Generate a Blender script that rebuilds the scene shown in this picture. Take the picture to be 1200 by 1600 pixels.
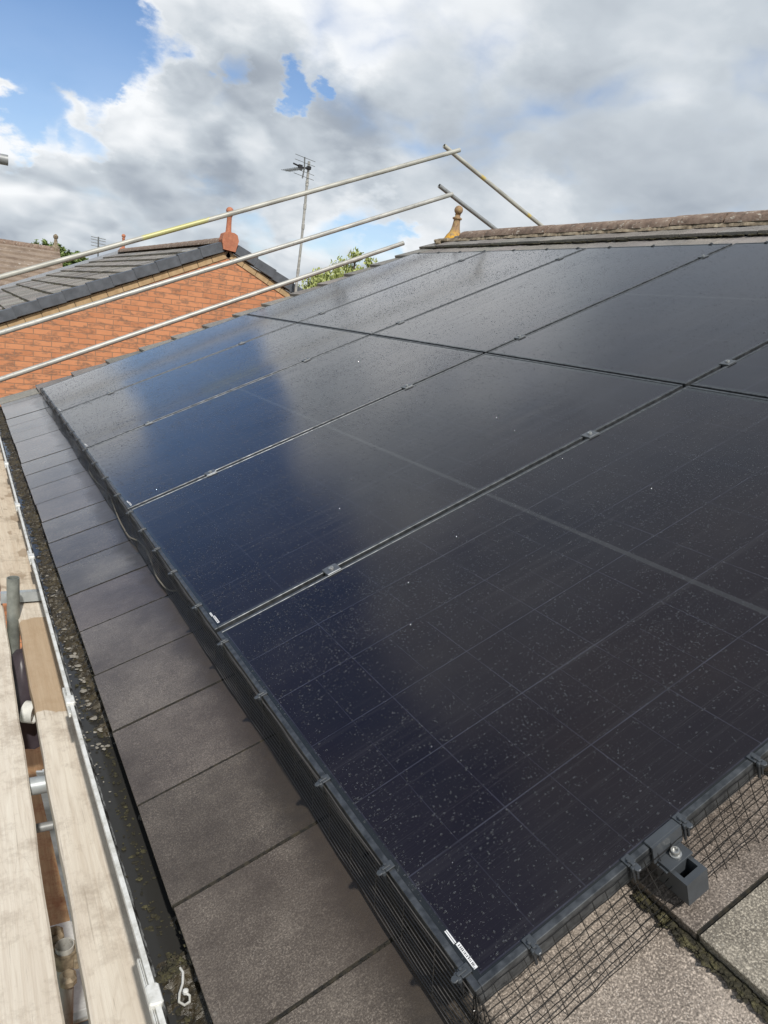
import bpy, math, random
import numpy as np
from mathutils import Vector, Matrix
random.seed(7); rng = np.random.default_rng(11)
R = math.radians
for o in list(bpy.data.objects): bpy.data.objects.remove(o, do_unlink=True)
scene = bpy.context.scene
C = scene.collection

# ------------------------------------------------------------------ camera
cam_d = bpy.data.cameras.new("camera"); cam = bpy.data.objects.new("camera", cam_d); C.objects.link(cam)
right = Vector((0.8640, -0.4877, 0.1245)).normalized()
fwd = Vector((0.5031, 0.8278, -0.2485)).normalized()
right = (right - fwd*right.dot(fwd)).normalized()
up = right.cross(fwd).normalized()
cam.matrix_world = Matrix(((right.x, up.x, -fwd.x, -0.5714), (right.y, up.y, -fwd.y, -0.5578), (right.z, up.z, -fwd.z, 0.8249), (0, 0, 0, 1)))
cam_d.sensor_fit = 'HORIZONTAL'; cam_d.sensor_width = 36; cam_d.lens = 36*1140.3/1200
cam_d.clip_start = 0.02; cam_d.clip_end = 2000
scene.camera = cam
scene.view_settings.view_transform = 'Standard'; scene.view_settings.look = 'None'
scene.view_settings.exposure = 0.12; scene.view_settings.gamma = 1

# ------------------------------------------------------------------ sun
SUN = Vector((-0.18, -0.98, 1.12)).normalized()
sd = bpy.data.lights.new("sun", 'SUN'); sd.energy = 3.4; sd.angle = R(1.6); sd.color = (1, 0.955, 0.89)
so = bpy.data.objects.new("sun", sd); C.objects.link(so); so.location = (0, -3, 12)
so.rotation_euler = SUN.to_track_quat('Z', 'Y').to_euler()

# ------------------------------------------------------------------ world
world = bpy.data.worlds.new("World"); scene.world = world; world.use_nodes = True
def build_world():
    nt = world.node_tree; N = nt.nodes; L = nt.links; N.clear()
    out = N.new('ShaderNodeOutputWorld'); bg = N.new('ShaderNodeBackground'); bg.inputs[1].default_value = 0.1
    L.new(bg.outputs[0], out.inputs[0])
    sky = N.new('ShaderNodeTexSky'); sky.sky_type = 'NISHITA'; sky.sun_disc = False
    sky.sun_elevation = math.asin(SUN.z); sky.sun_rotation = R(190); sky.air_density = 1.0; sky.dust_density = 0.6; sky.ozone_density = 2.0
    tc = N.new('ShaderNodeTexCoord'); D = tc.outputs['Generated']
    def m(op, a, b=None, c=None, clamp=False):
        n = N.new('ShaderNodeMath'); n.operation = op; n.use_clamp = clamp
        for i, v in enumerate((a, b, c)):
            if v is None: continue
            if isinstance(v, (int, float)): n.inputs[i].default_value = v
            else: L.new(v, n.inputs[i])
        return n.outputs[0]
    def vm(op, a, b=None, scale=None):
        n = N.new('ShaderNodeVectorMath'); n.operation = op
        for i, v in enumerate((a, b)):
            if v is None: continue
            if isinstance(v, (tuple, list)): n.inputs[i].default_value = v
            else: L.new(v, n.inputs[i])
        if scale is not None: n.inputs['Scale'].default_value = scale
        return n
    def noise(vec, scale, detail=8, rough=.55, dist=0):
        n = N.new('ShaderNodeTexNoise'); n.inputs['Scale'].default_value = scale; n.inputs['Detail'].default_value = detail
        n.inputs['Roughness'].default_value = rough; n.inputs['Distortion'].default_value = dist; L.new(vec, n.inputs['Vector']); return n
    # clouds live on the view direction, slightly compressed towards the horizon
    sep = N.new('ShaderNodeSeparateXYZ'); L.new(D, sep.inputs[0])
    inv = m('DIVIDE', 1.0, m('ADD', m('MAXIMUM', sep.outputs[2], 0.0), 0.55))
    P = N.new('ShaderNodeCombineXYZ')
    L.new(m('MULTIPLY', sep.outputs[0], inv), P.inputs[0]); L.new(m('MULTIPLY', sep.outputs[1], inv), P.inputs[1]); L.new(m('MULTIPLY', m('MULTIPLY', sep.outputs[2], inv), 1.35), P.inputs[2])
    P = P.outputs[0]
    def puffs(vec, scale):      # rounded heads with creases between them: folded noise, four octaves
        tot = None
        for k in range(4):
            n = noise(vec, scale*2.1**k, 0, .5).outputs[0]
            f = m('MULTIPLY', m('ABSOLUTE', m('SUBTRACT', n, .5)), 2*.60*.46**k)
            tot = f if tot is None else m('ADD', tot, f)
        return tot
    jig = vm('SCALE', vm('SUBTRACT', noise(P, 4.0, 4, .5).outputs['Color'], (.5, .5, .5)).outputs[0], scale=.10).outputs[0]
    PJ = vm('ADD', P, jig).outputs[0]
    big = noise(P, 2.2, 3, .5, .1).outputs[0]
    fine = noise(PJ, 5.0, 9, .55, 0).outputs[0]
    pf = puffs(PJ, 3.0)
    up_ = vm('ADD', PJ, (-.010, -.018, .040)).outputs[0]
    pf2 = puffs(up_, 3.0)
    warp = noise(P, 5.5, 8, .60).outputs['Color']
    w2 = vm('SCALE', vm('SUBTRACT', warp, (.5, .5, .5)).outputs[0], scale=.17).outputs[0]
    Dw = vm('NORMALIZE', vm('ADD', D, w2).outputs[0]).outputs[0]
    def blob(c, rad, wgt, soft=.75):
        c = Vector(c).normalized()
        dt = vm('DOT_PRODUCT', Dw, tuple(c)).outputs['Value']
        mr = N.new('ShaderNodeMapRange'); mr.interpolation_type = 'SMOOTHSTEP'
        mr.inputs['From Min'].default_value = math.cos(rad*(1+soft)); mr.inputs['From Max'].default_value = math.cos(rad*(1-soft)*.6)
        mr.inputs['To Min'].default_value = 0; mr.inputs['To Max'].default_value = wgt
        L.new(dt, mr.inputs['Value']); return mr.outputs[0]
    def total(blobs):
        s = None
        for b in blobs:
            v = blob(*b); s = v if s is None else m('ADD', s, v)
        return s
    # openings in the cloud (density goes down), white banks (density goes up)
    holes = total([((.10, .952, .300), .060, -.54), ((.175, .948, .266), .032, -.46), ((.06, .965, .26), .04, -.3), ((.03, .94, .34), .09, -.45), ((-.06, .905, .42), .125, -.56, .95), ((-.20, .795, .574), .15, -.58, .95), ((-.30, .56, .77), .17, -.6),
                   ((.141, .966, .228), .024, -.34), ((.05, .972, .225), .022, -.25), ((.075, .984, .165), .030, -.46), ((.135, .978, .158), .022, -.40), ((.04, .985, .15), .024, -.32),
                   ((.343, .905, .252), .015, -.45), ((.355, .909, .235), .013, -.43), ((.273, .927, .257), .014, -.30), ((.376, .888, .268), .009, -.32),
                   ((.475, .872, .100), .022, -.40), ((.33, .939, .085), .03, -.26), ((.42, .90, .090), .03, -.22), ((.44, .885, .13), .02, -.2),
                   ((.217, .955, .20), .04, .22), ((-.04, .985, .19), .07, .30), ((.06, .985, .10), .06, .15), ((.25, .93, .30), .06, .12)])
    dens = m('ADD', m('ADD', m('MULTIPLY', m('SUBTRACT', big, .5), .30), m('MULTIPLY', m('SUBTRACT', fine, .5), .70)), m('ADD', m('MULTIPLY', m('SUBTRACT', pf, .22), .9), m('ADD', holes, .42)))
    cov = N.new('ShaderNodeMapRange'); cov.interpolation_type = 'SMOOTHSTEP'
    cov.inputs['From Min'].default_value = -.02; cov.inputs['From Max'].default_value = .38; L.new(dens, cov.inputs['Value'])
    shade = total([((.33, .921, .212), .080, -.42), ((.487, .842, .232), .080, -.26), ((.40, .885, .225), .06, -.18), ((.72, .65, .22), .13, -.12), ((.60, .751, .262), .06, -.10), ((.249, .95, .120), .09, -.10),
                   ((.217, .955, .205), .045, .26), ((.365, .916, .163), .055, .36), ((.30, .94, .18), .05, .14), ((.635, .757, .150), .035, .12), ((.684, .65, .332), .04, .10), ((.35, .87, .36), .16, .10),
                   ((.08, .985, .12), .08, .16), ((.5, .86, .14), .05, .20), ((.72, .48, .50), .30, .04), ((.3, .5, .8), .45, -.12), ((.43, .82, .375), .13, .28), ((.30, .89, .33), .09, .15), ((-.03, .98, .20), .08, .22), ((.16, .95, .29), .05, .12)])
    f2 = noise(PJ, 2.6, 7, .48, 0).outputs[0]
    side = N.new('ShaderNodeMapRange'); side.inputs['From Min'].default_value = .30; side.inputs['From Max'].default_value = .50; side.inputs['To Min'].default_value = 1.0; side.inputs['To Max'].default_value = .42; L.new(sep.outputs[0], side.inputs['Value'])
    relief = m('MULTIPLY', m('MULTIPLY', m('SUBTRACT', pf, pf2), 1.3), side.outputs[0])
    lum = m('ADD', m('ADD', m('MULTIPLY', m('SUBTRACT', f2, .5), .55), relief), m('ADD', shade, .685))
    zen = N.new('ShaderNodeMapRange'); zen.inputs['From Min'].default_value = .44; zen.inputs['From Max'].default_value = .80; zen.inputs['To Min'].default_value = 0; zen.inputs['To Max'].default_value = -.36; L.new(sep.outputs[2], zen.inputs['Value'])
    lum = m('ADD', lum, zen.outputs[0])
    thin = N.new('ShaderNodeMapRange'); thin.inputs['From Min'].default_value = .05; thin.inputs['From Max'].default_value = .45
    thin.inputs['To Min'].default_value = .20; thin.inputs['To Max'].default_value = -.04; L.new(dens, thin.inputs['Value'])
    lum = m('ADD', lum, thin.outputs[0], clamp=True)
    ramp = N.new('ShaderNodeValToRGB'); L.new(lum, ramp.inputs[0]); e = ramp.color_ramp.elements
    e[0].position = .12; e[0].color = (.26, .30, .355, 1); e[1].position = .98; e[1].color = (.88, .90, .92, 1)
    a = e.new(.40); a.color = (.35, .395, .455, 1); b = e.new(.66); b.color = (.55, .60, .65, 1)
    tenx = vm('SCALE', ramp.outputs[0], scale=10.0).outputs[0]
    skyc = vm('MULTIPLY', sky.outputs[0], (1.0, 1.10, 1.24)).outputs[0]
    # thin veil over the blue near the horizon
    veil = N.new('ShaderNodeMapRange'); veil.inputs['From Min'].default_value = .30; veil.inputs['From Max'].default_value = .05; veil.inputs['To Min'].default_value = 0; veil.inputs['To Max'].default_value = .5; L.new(sep.outputs[2], veil.inputs['Value'])
    vmx = N.new('ShaderNodeMix'); vmx.data_type = 'RGBA'; L.new(m('MULTIPLY', veil.outputs[0], fine), vmx.inputs[0]); L.new(skyc, vmx.inputs[6]); L.new(tenx, vmx.inputs[7])
    mx = N.new('ShaderNodeMix'); mx.data_type = 'RGBA'; L.new(cov.outputs[0], mx.inputs[0]); L.new(vmx.outputs[2], mx.inputs[6]); L.new(tenx, mx.inputs[7])
    L.new(mx.outputs[2], bg.inputs[0])
build_world()

# ------------------------------------------------------------------ helpers
A = R(25); CA, SA = math.cos(A), math.sin(A)
def RP(v, u, n): return Vector((v*CA - n*SA, u, v*SA + n*CA))
ROOF_ROT = (0, -A, 0)

class MB:
    def __init__(s): s.v = []; s.f = []
    def add(s, vs, fs):
        b = len(s.v); s.v += [tuple(q) for q in vs]; s.f += [tuple(i+b for i in f) for f in fs]
    def box(s, a, b, T=None):
        x0, y0, z0 = a; x1, y1, z1 = b
        vs = [(x0, y0, z0), (x1, y0, z0), (x1, y1, z0), (x0, y1, z0), (x0, y0, z1), (x1, y0, z1), (x1, y1, z1), (x0, y1, z1)]
        if T: vs = [T(*q) for q in vs]
        s.add(vs, [(3, 2, 1, 0), (4, 5, 6, 7), (0, 1, 5, 4), (1, 2, 6, 5), (2, 3, 7, 6), (3, 0, 4, 7)])
    def bevbox(s, a, b, w, T=None):     # box with chamfered top and vertical edges
        x0, y0, z0 = a; x1, y1, z1 = b
        ring = [(x0+w, y0), (x1-w, y0), (x1, y0+w), (x1, y1-w), (x1-w, y1), (x0+w, y1), (x0, y1-w), (x0, y0+w)]
        cx, cy = (x0+x1)/2, (y0+y1)/2
        def ins(p): return (p[0]+(w if p[0] < cx else -w)*.7, p[1]+(w if p[1] < cy else -w)*.7)
        vs = [(*ins(p), z0) for p in ring]+[(*p, z0+w) for p in ring]+[(*p, z1-w) for p in ring]+[(*ins(p), z1) for p in ring]
        if T: vs = [T(*q) for q in vs]
        fs = [tuple(range(7, -1, -1)), tuple(range(24, 32))]
        for r in range(3):
            for i in range(8):
                j = (i+1) % 8; fs.append((r*8+i, r*8+j, r*8+8+j, r*8+8+i))
        s.add(vs, fs)
    def tube(s, pts, r, seg=8, cap=True, hollow=0):
        pts = [Vector(p) for p in pts]; n = len(pts); rings = []
        prev = None
        for i, p in enumerate(pts):
            d = (pts[min(i+1, n-1)]-pts[max(i-1, 0)])
            if d.length < 1e-9: d = Vector((0, 0, 1))
            d.normalize()
            if prev is None:
                a = d.orthogonal().normalized()
            else:
                a = (prev - d*prev.dot(d)); a = a.normalized() if a.length > 1e-6 else d.orthogonal().normalized()
            prev = a; b = d.cross(a)
            rr = r[i] if isinstance(r, (list, tuple)) else r
            rings.append([p+(a*math.cos(2*math.pi*k/seg)+b*math.sin(2*math.pi*k/seg))*rr for k in range(seg)])
        vs = [q for rg in rings for q in rg]; fs = []
        for i in range(n-1):
            for k in range(seg):
                k2 = (k+1) % seg; fs.append((i*seg+k, i*seg+k2, (i+1)*seg+k2, (i+1)*seg+k))
        if cap and not hollow: fs += [tuple(range(seg-1, -1, -1)), tuple((n-1)*seg+k for k in range(seg))]
        s.add(vs, fs)
        if hollow:
            d0 = (pts[1]-pts[0]).normalized(); d1 = (pts[-1]-pts[-2]).normalized()
            inner = []
            for p, rg, d in ((pts[0], rings[0], d0), (pts[-1], rings[-1], -d1)):
                inner.append([p+(q-p)*(1-hollow) for q in rg]); inner.append([p+(q-p)*(1-hollow)+d*min(.25, (pts[-1]-pts[0]).length*.45) for q in rg])
            for e, rg in ((0, rings[0]), (1, rings[-1])):
                vs = list(rg)+inner[e*2]+inner[e*2+1]; fs = []
                for k in range(seg):
                    k2 = (k+1) % seg
                    fs += [(k, k2, seg+k2, seg+k), (seg+k, seg+k2, 2*seg+k2, 2*seg+k)]
                fs.append(tuple(range(2*seg, 3*seg)))
                s.add(vs, fs)
    def lathe(s, prof, seg=16, T=None):
        vs = []; fs = []
        for (r, z) in prof:
            for k in range(seg):
                q = (r*math.cos(2*math.pi*k/seg), r*math.sin(2*math.pi*k/seg), z); vs.append(T(*q) if T else q)
        for i in range(len(prof)-1):
            for k in range(seg):
                k2 = (k+1) % seg; fs.append((i*seg+k, i*seg+k2, (i+1)*seg+k2, (i+1)*seg+k))
        fs += [tuple(range(seg-1, -1, -1)), tuple((len(prof)-1)*seg+k for k in range(seg))]
        s.add(vs, fs)

def link_mesh(name, mb, mat, parent=None, smooth=False, offset=None):
    me = bpy.data.meshes.new(name)
    off = Vector((0, 0, 0)) if offset is None else Vector(offset)
    vs = [(x-off.x, y-off.y, z-off.z) for x, y, z in mb.v]
    me.from_pydata(vs, [], mb.f); me.update()
    if mat: me.materials.append(mat)
    if smooth:
        me.polygons.foreach_set('use_smooth', [True]*len(me.polygons))
        try: me.set_sharp_from_angle(angle=R(40))
        except Exception: pass
    o = bpy.data.objects.new(name, me); C.objects.link(o)
    if parent: o.parent = parent
    return o
ORG = {}
def thing(name, label, cat, loc=(0, 0, 0), rot=(0, 0, 0), group=None):
    o = bpy.data.objects.new(name, None); C.objects.link(o); o.location = loc; o.rotation_euler = rot; o.empty_display_size = .1
    o['label'] = label; o['category'] = cat
    if group: o['group'] = group
    ORG[o.name] = Vector(loc)
    return o
def part(name, mb, mat, parent, smooth=False, local=False, label=None, sub=False):
    # local=True or a sub-part: coordinates already in the root's frame
    off = None
    if not local:
        root = parent
        while root.parent: root = root.parent
        off = ORG[root.name]
    o = link_mesh(name, mb, mat, parent, smooth, off)
    if label: o['label'] = label
    return o
def single(name, mb, mat, label, cat, smooth=False, loc=(0, 0, 0), rot=(0, 0, 0), group=None, local=False, kind=None):
    o = link_mesh(name, mb, mat, None, smooth, None if local else loc); o.location = loc; o.rotation_euler = rot
    if label: o['label'] = label
    if cat: o['category'] = cat
    if group: o['group'] = group
    if kind: o['kind'] = kind
    return o

# ------------------------------------------------------------------ materials
class MT:
    def __init__(s, name, coord='Object', rnd=False):
        s.m = bpy.data.materials.new(name); s.m.use_nodes = True; s.N = s.m.node_tree.nodes; s.L = s.m.node_tree.links
        s.b = s.N['Principled BSDF']; tc = s.N.new('ShaderNodeTexCoord'); s.co = tc.outputs[coord]
        if rnd:
            oi = s.N.new('ShaderNodeObjectInfo'); a = s.N.new('ShaderNodeVectorMath'); a.operation = 'SCALE'
            cb = s.N.new('ShaderNodeCombineXYZ'); s.L.new(oi.outputs['Random'], cb.inputs[0]); s.L.new(oi.outputs['Random'], cb.inputs[1])
            s.L.new(cb.outputs[0], a.inputs[0]); a.inputs['Scale'].default_value = 37.0
            ad = s.N.new('ShaderNodeVectorMath'); s.L.new(s.co, ad.inputs[0]); s.L.new(a.outputs[0], ad.inputs[1]); s.cr = ad.outputs[0]
        else: s.cr = s.co
    def p(s, **k):
        for n, v in k.items():
            key = {'base': 'Base Color', 'rough': 'Roughness', 'metal': 'Metallic', 'spec': 'Specular IOR Level', 'ior': 'IOR', 'trans': 'Transmission Weight', 'coat': 'Coat Weight', 'coatr': 'Coat Roughness', 'sub': 'Subsurface Weight', 'alpha': 'Alpha'}[n]
            if isinstance(v, tuple): s.b.inputs[key].default_value = (*v, 1) if len(v) == 3 else v
            elif isinstance(v, (int, float)): s.b.inputs[key].default_value = v
            else: s.L.new(v, s.b.inputs[key])
        return s
    def map(s, scale=(1, 1, 1), loc=(0, 0, 0), rot=(0, 0, 0), src=None):
        n = s.N.new('ShaderNodeMapping'); n.inputs['Scale'].default_value = scale; n.inputs['Location'].default_value = loc; n.inputs['Rotation'].default_value = rot
        s.L.new(src or s.cr, n.inputs[0]); return n.outputs[0]
    def noise(s, scale, detail=4, rough=.55, vec=None, dist=0, color=False):
        n = s.N.new('ShaderNodeTexNoise'); n.inputs['Scale'].default_value = scale; n.inputs['Detail'].default_value = detail; n.inputs['Roughness'].default_value = rough
        n.inputs['Distortion'].default_value = dist; s.L.new(vec or s.cr, n.inputs['Vector']); return n.outputs['Color' if color else 0]
    def voro(s, scale, vec=None, feat='F1', out='Distance'):
        n = s.N.new('ShaderNodeTexVoronoi'); n.inputs['Scale'].default_value = scale; n.feature = feat; s.L.new(vec or s.cr, n.inputs['Vector']); return n.outputs[out]
    def rng(s, v, a, b, c=0, d=1, smooth=False):
        n = s.N.new('ShaderNodeMapRange'); n.inputs['From Min'].default_value = a; n.inputs['From Max'].default_value = b; n.inputs['To Min'].default_value = c; n.inputs['To Max'].default_value = d
        if smooth: n.interpolation_type = 'SMOOTHSTEP'
        s.L.new(v, n.inputs['Value']); return n.outputs[0]
    def mix(s, f, a, b, mode='MIX'):
        n = s.N.new('ShaderNodeMix'); n.data_type = 'RGBA'; n.blend_type = mode
        for i, v in ((0, f), (6, a), (7, b)):
            if isinstance(v, tuple): n.inputs[i].default_value = (*v, 1)
            elif isinstance(v, (int, float)): n.inputs[i].default_value = v
            else: s.L.new(v, n.inputs[i])
        return n.outputs[2]
    def math(s, op, a, b=None, c=None, clamp=False):
        n = s.N.new('ShaderNodeMath'); n.operation = op; n.use_clamp = clamp
        for i, v in enumerate((a, b, c)):
            if v is None: continue
            if isinstance(v, (int, float)): n.inputs[i].default_value = v
            else: s.L.new(v, n.inputs[i])
        return n.outputs[0]
    def xyz(s, src=None):
        n = s.N.new('ShaderNodeSeparateXYZ'); s.L.new(src or s.co, n.inputs[0]); return n.outputs
    def ramp(s, v, stops):
        n = s.N.new('ShaderNodeValToRGB'); s.L.new(v, n.inputs[0]); e = n.color_ramp.elements
        e[0].position = stops[0][0]; e[0].color = (*stops[0][1], 1); e[1].position = stops[-1][0]; e[1].color = (*stops[-1][1], 1)
        for p, c in stops[1:-1]: q = e.new(p); q.color = (*c, 1)
        return n.outputs[0]
    def bump(s, h, strength=.3, dist=.002):
        n = s.N.new('ShaderNodeBump'); n.inputs['Strength'].default_value = strength; n.inputs['Distance'].default_value = dist
        s.L.new(h, n.inputs['Height']); s.L.new(n.outputs[0], s.b.inputs['Normal']); return s
M = {}
def simple(name, col, rough=.5, metal=0, spec=.5, var=.15, sc=30):
    t = MT(name, rnd=True); n = t.noise(sc, 5)
    t.p(base=t.mix(t.rng(n, .3, .7), tuple(c*(1-var) for c in col), tuple(min(1, c*(1+var)) for c in col)), rough=rough, metal=metal, spec=spec); M[name] = t.m; return t
simple('black_plastic', (.030, .033, .037), .38)
simple('net_black', (.012, .0118, .0115), .28)
simple('net_glint', (.085, .078, .070), .3)  # eaves-side black net, strand highlights put into a lighter colour
simple('dark_grey_plastic', (.055, .062, .070), .42)
simple('steel_bolt', (.55, .55, .53), .3, .8)
simple('clamp_metal', (.16, .17, .18), .42, .6)
simple('pvc_white', (.72, .73, .70), .32)
t = MT('white_plastic'); b = t.mix(t.rng(t.noise(30, 6, .7), .45, .72), (.70, .70, .67), (.40, .39, .34)); t.p(base=b, rough=.42); M['white_plastic'] = t.m
simple('cable_grey', (.16, .145, .12), .55)
simple('dark_inside', (.02, .02, .02), .8)
simple('bag_dark', (.06, .05, .06), .3)
simple('aluminium', (.52, .56, .60), .4, .3)
simple('lead_grey', (.10, .11, .125), .55, var=.25, sc=9)
t = MT('terracotta', rnd=True); b = t.mix(t.rng(t.noise(22, 6, .7), .3, .7), (.36, .13, .075), (.56, .23, .13)); b = t.mix(t.math('MULTIPLY', t.rng(t.noise(12, 6, .75), .55, .68), .7), b, (.20, .15, .11)); t.p(base=b, rough=.85); M['terracotta'] = t.m
simple('slate_grey', (.07, .078, .088), .5)
simple('antenna_metal', (.20, .21, .21), .45, .5)
simple('antenna_black', (.02, .02, .022), .5)
simple('leadflash', (.33, .35, .38), .4)

t = MT('frame_black', rnd=True)                    # anodised panel frame
n = t.noise(60, 4, vec=t.map((1, 1, 1)))
t.p(base=t.mix(t.rng(n, .35, .7), (.055, .06, .065), (.14, .148, .155)), rough=t.rng(t.noise(25, 5), .3, .7, .28, .5), metal=.6); M['frame'] = t.m

t = MT('solar_glass', rnd=True)                    # cells behind glass; local x = up the slope, y = along the eaves
X, Y, Z = t.xyz()
def lines(c, pitch, off, w):
    f = t.math('PINGPONG', t.math('ADD', c, -off), pitch/2)
    return t.rng(f, w*.5, w, 1, 0)
lu = lines(Y, .1855, .0155, .0016); lv = lines(X, .0957, .0205, .0011); lv2 = lines(X, .1914, .0205, .0015)
fu = lines(Y, .0103, .003, .0006)
grid = t.math('MAXIMUM', t.math('MAXIMUM', lu, t.math('MULTIPLY', lv, .40)), t.math('MULTIPLY', lv2, .65))
brk = t.rng(t.noise(9, 4), .34, .62, .25, 1)
grid = t.math('MULTIPLY', grid, brk)
mid = t.rng(t.math('ABSOLUTE', t.math('ADD', X, -.881)), .006, .0085, 1, 0)
e1 = t.rng(X, .0185, .0200, 1, 0); e2 = t.rng(X, 1.742, 1.7435, 0, 1); e3 = t.rng(Y, .013, .0145, 1, 0); e4 = t.rng(Y, 1.1185, 1.120, 0, 1)
edge = t.math('MAXIMUM', t.math('MAXIMUM', e1, e2), t.math('MAXIMUM', e3, e4))
cell = t.mix(t.rng(t.noise(1.6, 3), .35, .65), (.0075, .0062, .0105), (.0120, .0085, .0105))
cell = t.mix(t.math('MULTIPLY', fu, .05), cell, (.05, .05, .055))
cell = t.mix(t.math('MULTIPLY', grid, .5), cell, (.075, .08, .11))
cell = t.mix(t.math('MULTIPLY', mid, .7), cell, (.040, .041, .044))
cell = t.mix(edge, cell, (.018, .021, .022))
# dried dirt haze, water-run streaks down the slope and specks
haze = t.math('MULTIPLY', t.rng(t.noise(2.3, 6, .65), .4, .8), .35)
st = t.noise(1.0, 6, .7, vec=t.map((1.2, 55, 1)))
str_ = t.rng(st, .52, .74, 0, 1)
cell = t.mix(t.math('MULTIPLY', str_, .05), cell, (.25, .25, .26))
cell = t.mix(t.math('MULTIPLY', haze, .13), cell, (.22, .21, .20))
sp = t.voro(420, feat='F1'); spk = t.math('MULTIPLY', t.rng(sp, .06, .14, 1, 0), t.rng(t.noise(60, 3), .5, .62))
cell = t.mix(t.math('MULTIPLY', spk, .03), cell, (.4, .4, .4))
scr = t.rng(t.noise(1.0, 2, .5, vec=t.map((3, 380, 1), rot=(0, 0, .35))), .74, .78, 0, .25)
cell = t.mix(t.math('MULTIPLY', scr, .3), cell, (.4, .4, .42))
st2 = t.rng(t.noise(1, 5, .6, vec=t.map((.7, 26, 1), loc=(5, 2, 0))), .42, .62); rough = t.math('ADD', t.rng(t.noise(3.0, 5, .6), .3, .7, .09, .13), t.math('ADD', t.math('MULTIPLY', str_, .10), t.math('MULTIPLY', st2, .07)))
t.p(base=cell, rough=rough, ior=1.38, coat=.45, coatr=.09); t.b.inputs['Coat IOR'].default_value = 1.32
hb = t.math('ADD', t.math('MULTIPLY', t.noise(1, 5, .65, vec=t.map((2.2, 85, 1))), .8), t.math('MULTIPLY', t.noise(260, 3), .10))
t.bump(hb, .09, .0006); M['glass'] = t.m

t = MT('water_drop'); t.p(base=(.80, .82, .86), rough=.01, trans=.965, ior=1.45, spec=1.0); M['drop'] = t.m

def tile_material(name, dark, light, wet=True, stain=True, rbase=.36):
    t = MT(name); X, Y, Z = t.xyz()
    att = t.N.new('ShaderNodeVertexColor'); att.layer_name = 'tint'
    mott = t.noise(5, 7, .66, vec=t.map((1.6, 1.2, 1))); str_ = t.noise(1, 6, .6, vec=t.map((7, 30, 5)))
    base = t.mix(t.rng(mott, .32, .68), dark, light)
    base = t.mix(t.math('MULTIPLY', t.rng(str_, .4, .75), .45), base, tuple(c*.62 for c in dark))
    g = t.noise(330, 3, .7); base = t.mix(t.math('MULTIPLY', t.rng(g, .52, .66), .70), base, tuple(min(1, c*2.2) for c in light))
    base = t.mix(t.math('MULTIPLY', t.rng(g, .47, .36), .70), base, tuple(c*.28 for c in dark))
    v = t.voro(300); pick = t.rng(t.noise(140, 2), .56, .62)
    base = t.mix(t.math('MULTIPLY', t.math('MULTIPLY', t.rng(v, .16, .30, 1, 0), pick), .8), base, (.62, .58, .52))
    wm = t.rng(t.noise(38, 5, .7), .66, .70); base = t.mix(t.math('MULTIPLY', wm, .4), base, (.5, .48, .42))
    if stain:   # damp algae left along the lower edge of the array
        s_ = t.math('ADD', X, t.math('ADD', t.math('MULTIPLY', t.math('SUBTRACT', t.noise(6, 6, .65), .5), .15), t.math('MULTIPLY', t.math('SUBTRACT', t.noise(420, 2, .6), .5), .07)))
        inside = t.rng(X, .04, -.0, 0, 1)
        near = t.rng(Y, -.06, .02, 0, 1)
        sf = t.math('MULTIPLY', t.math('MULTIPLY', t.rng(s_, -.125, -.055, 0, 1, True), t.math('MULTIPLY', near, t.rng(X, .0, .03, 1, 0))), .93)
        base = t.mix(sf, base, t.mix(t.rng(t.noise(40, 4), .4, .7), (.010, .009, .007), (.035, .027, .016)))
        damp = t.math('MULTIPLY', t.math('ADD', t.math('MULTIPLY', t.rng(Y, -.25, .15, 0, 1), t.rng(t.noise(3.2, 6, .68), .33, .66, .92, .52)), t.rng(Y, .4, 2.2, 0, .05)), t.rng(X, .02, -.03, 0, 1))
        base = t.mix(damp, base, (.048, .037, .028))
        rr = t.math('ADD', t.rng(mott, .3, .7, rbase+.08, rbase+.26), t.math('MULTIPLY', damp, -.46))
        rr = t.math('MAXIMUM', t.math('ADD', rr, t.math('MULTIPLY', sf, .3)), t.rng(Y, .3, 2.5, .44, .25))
    else: rr = t.rng(mott, .3, .7, rbase, rbase+.2)
    base = t.mix(1.0, base, att.outputs[0], 'MULTIPLY')
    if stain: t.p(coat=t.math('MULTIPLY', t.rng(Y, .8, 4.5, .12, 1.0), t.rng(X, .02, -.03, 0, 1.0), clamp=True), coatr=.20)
    t.p(base=base, rough=rr, spec=.5)
    h = t.math('ADD', t.math('MULTIPLY', g, .55), t.math('MULTIPLY', t.noise(60, 5, .6), .8)); t.bump(h, .55, .0016)
    M[name] = t.m
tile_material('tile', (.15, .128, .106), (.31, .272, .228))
tile_material('tile_dry', (.15, .14, .125), (.28, .26, .235), stain=False, rbase=.6)
tile_material('tile_neigh', (.17, .155, .135), (.30, .28, .25), stain=False, rbase=.7)

t = MT('tile_brown'); b = t.mix(t.rng(t.noise(3, 6, .7), .35, .65), (.20, .15, .115), (.33, .26, .20))
b = t.mix(t.rng(t.noise(14, 3), .66, .7), b, (.6, .55, .5)); t.p(base=b, rough=.85); M['tile_brown'] = t.m

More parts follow.
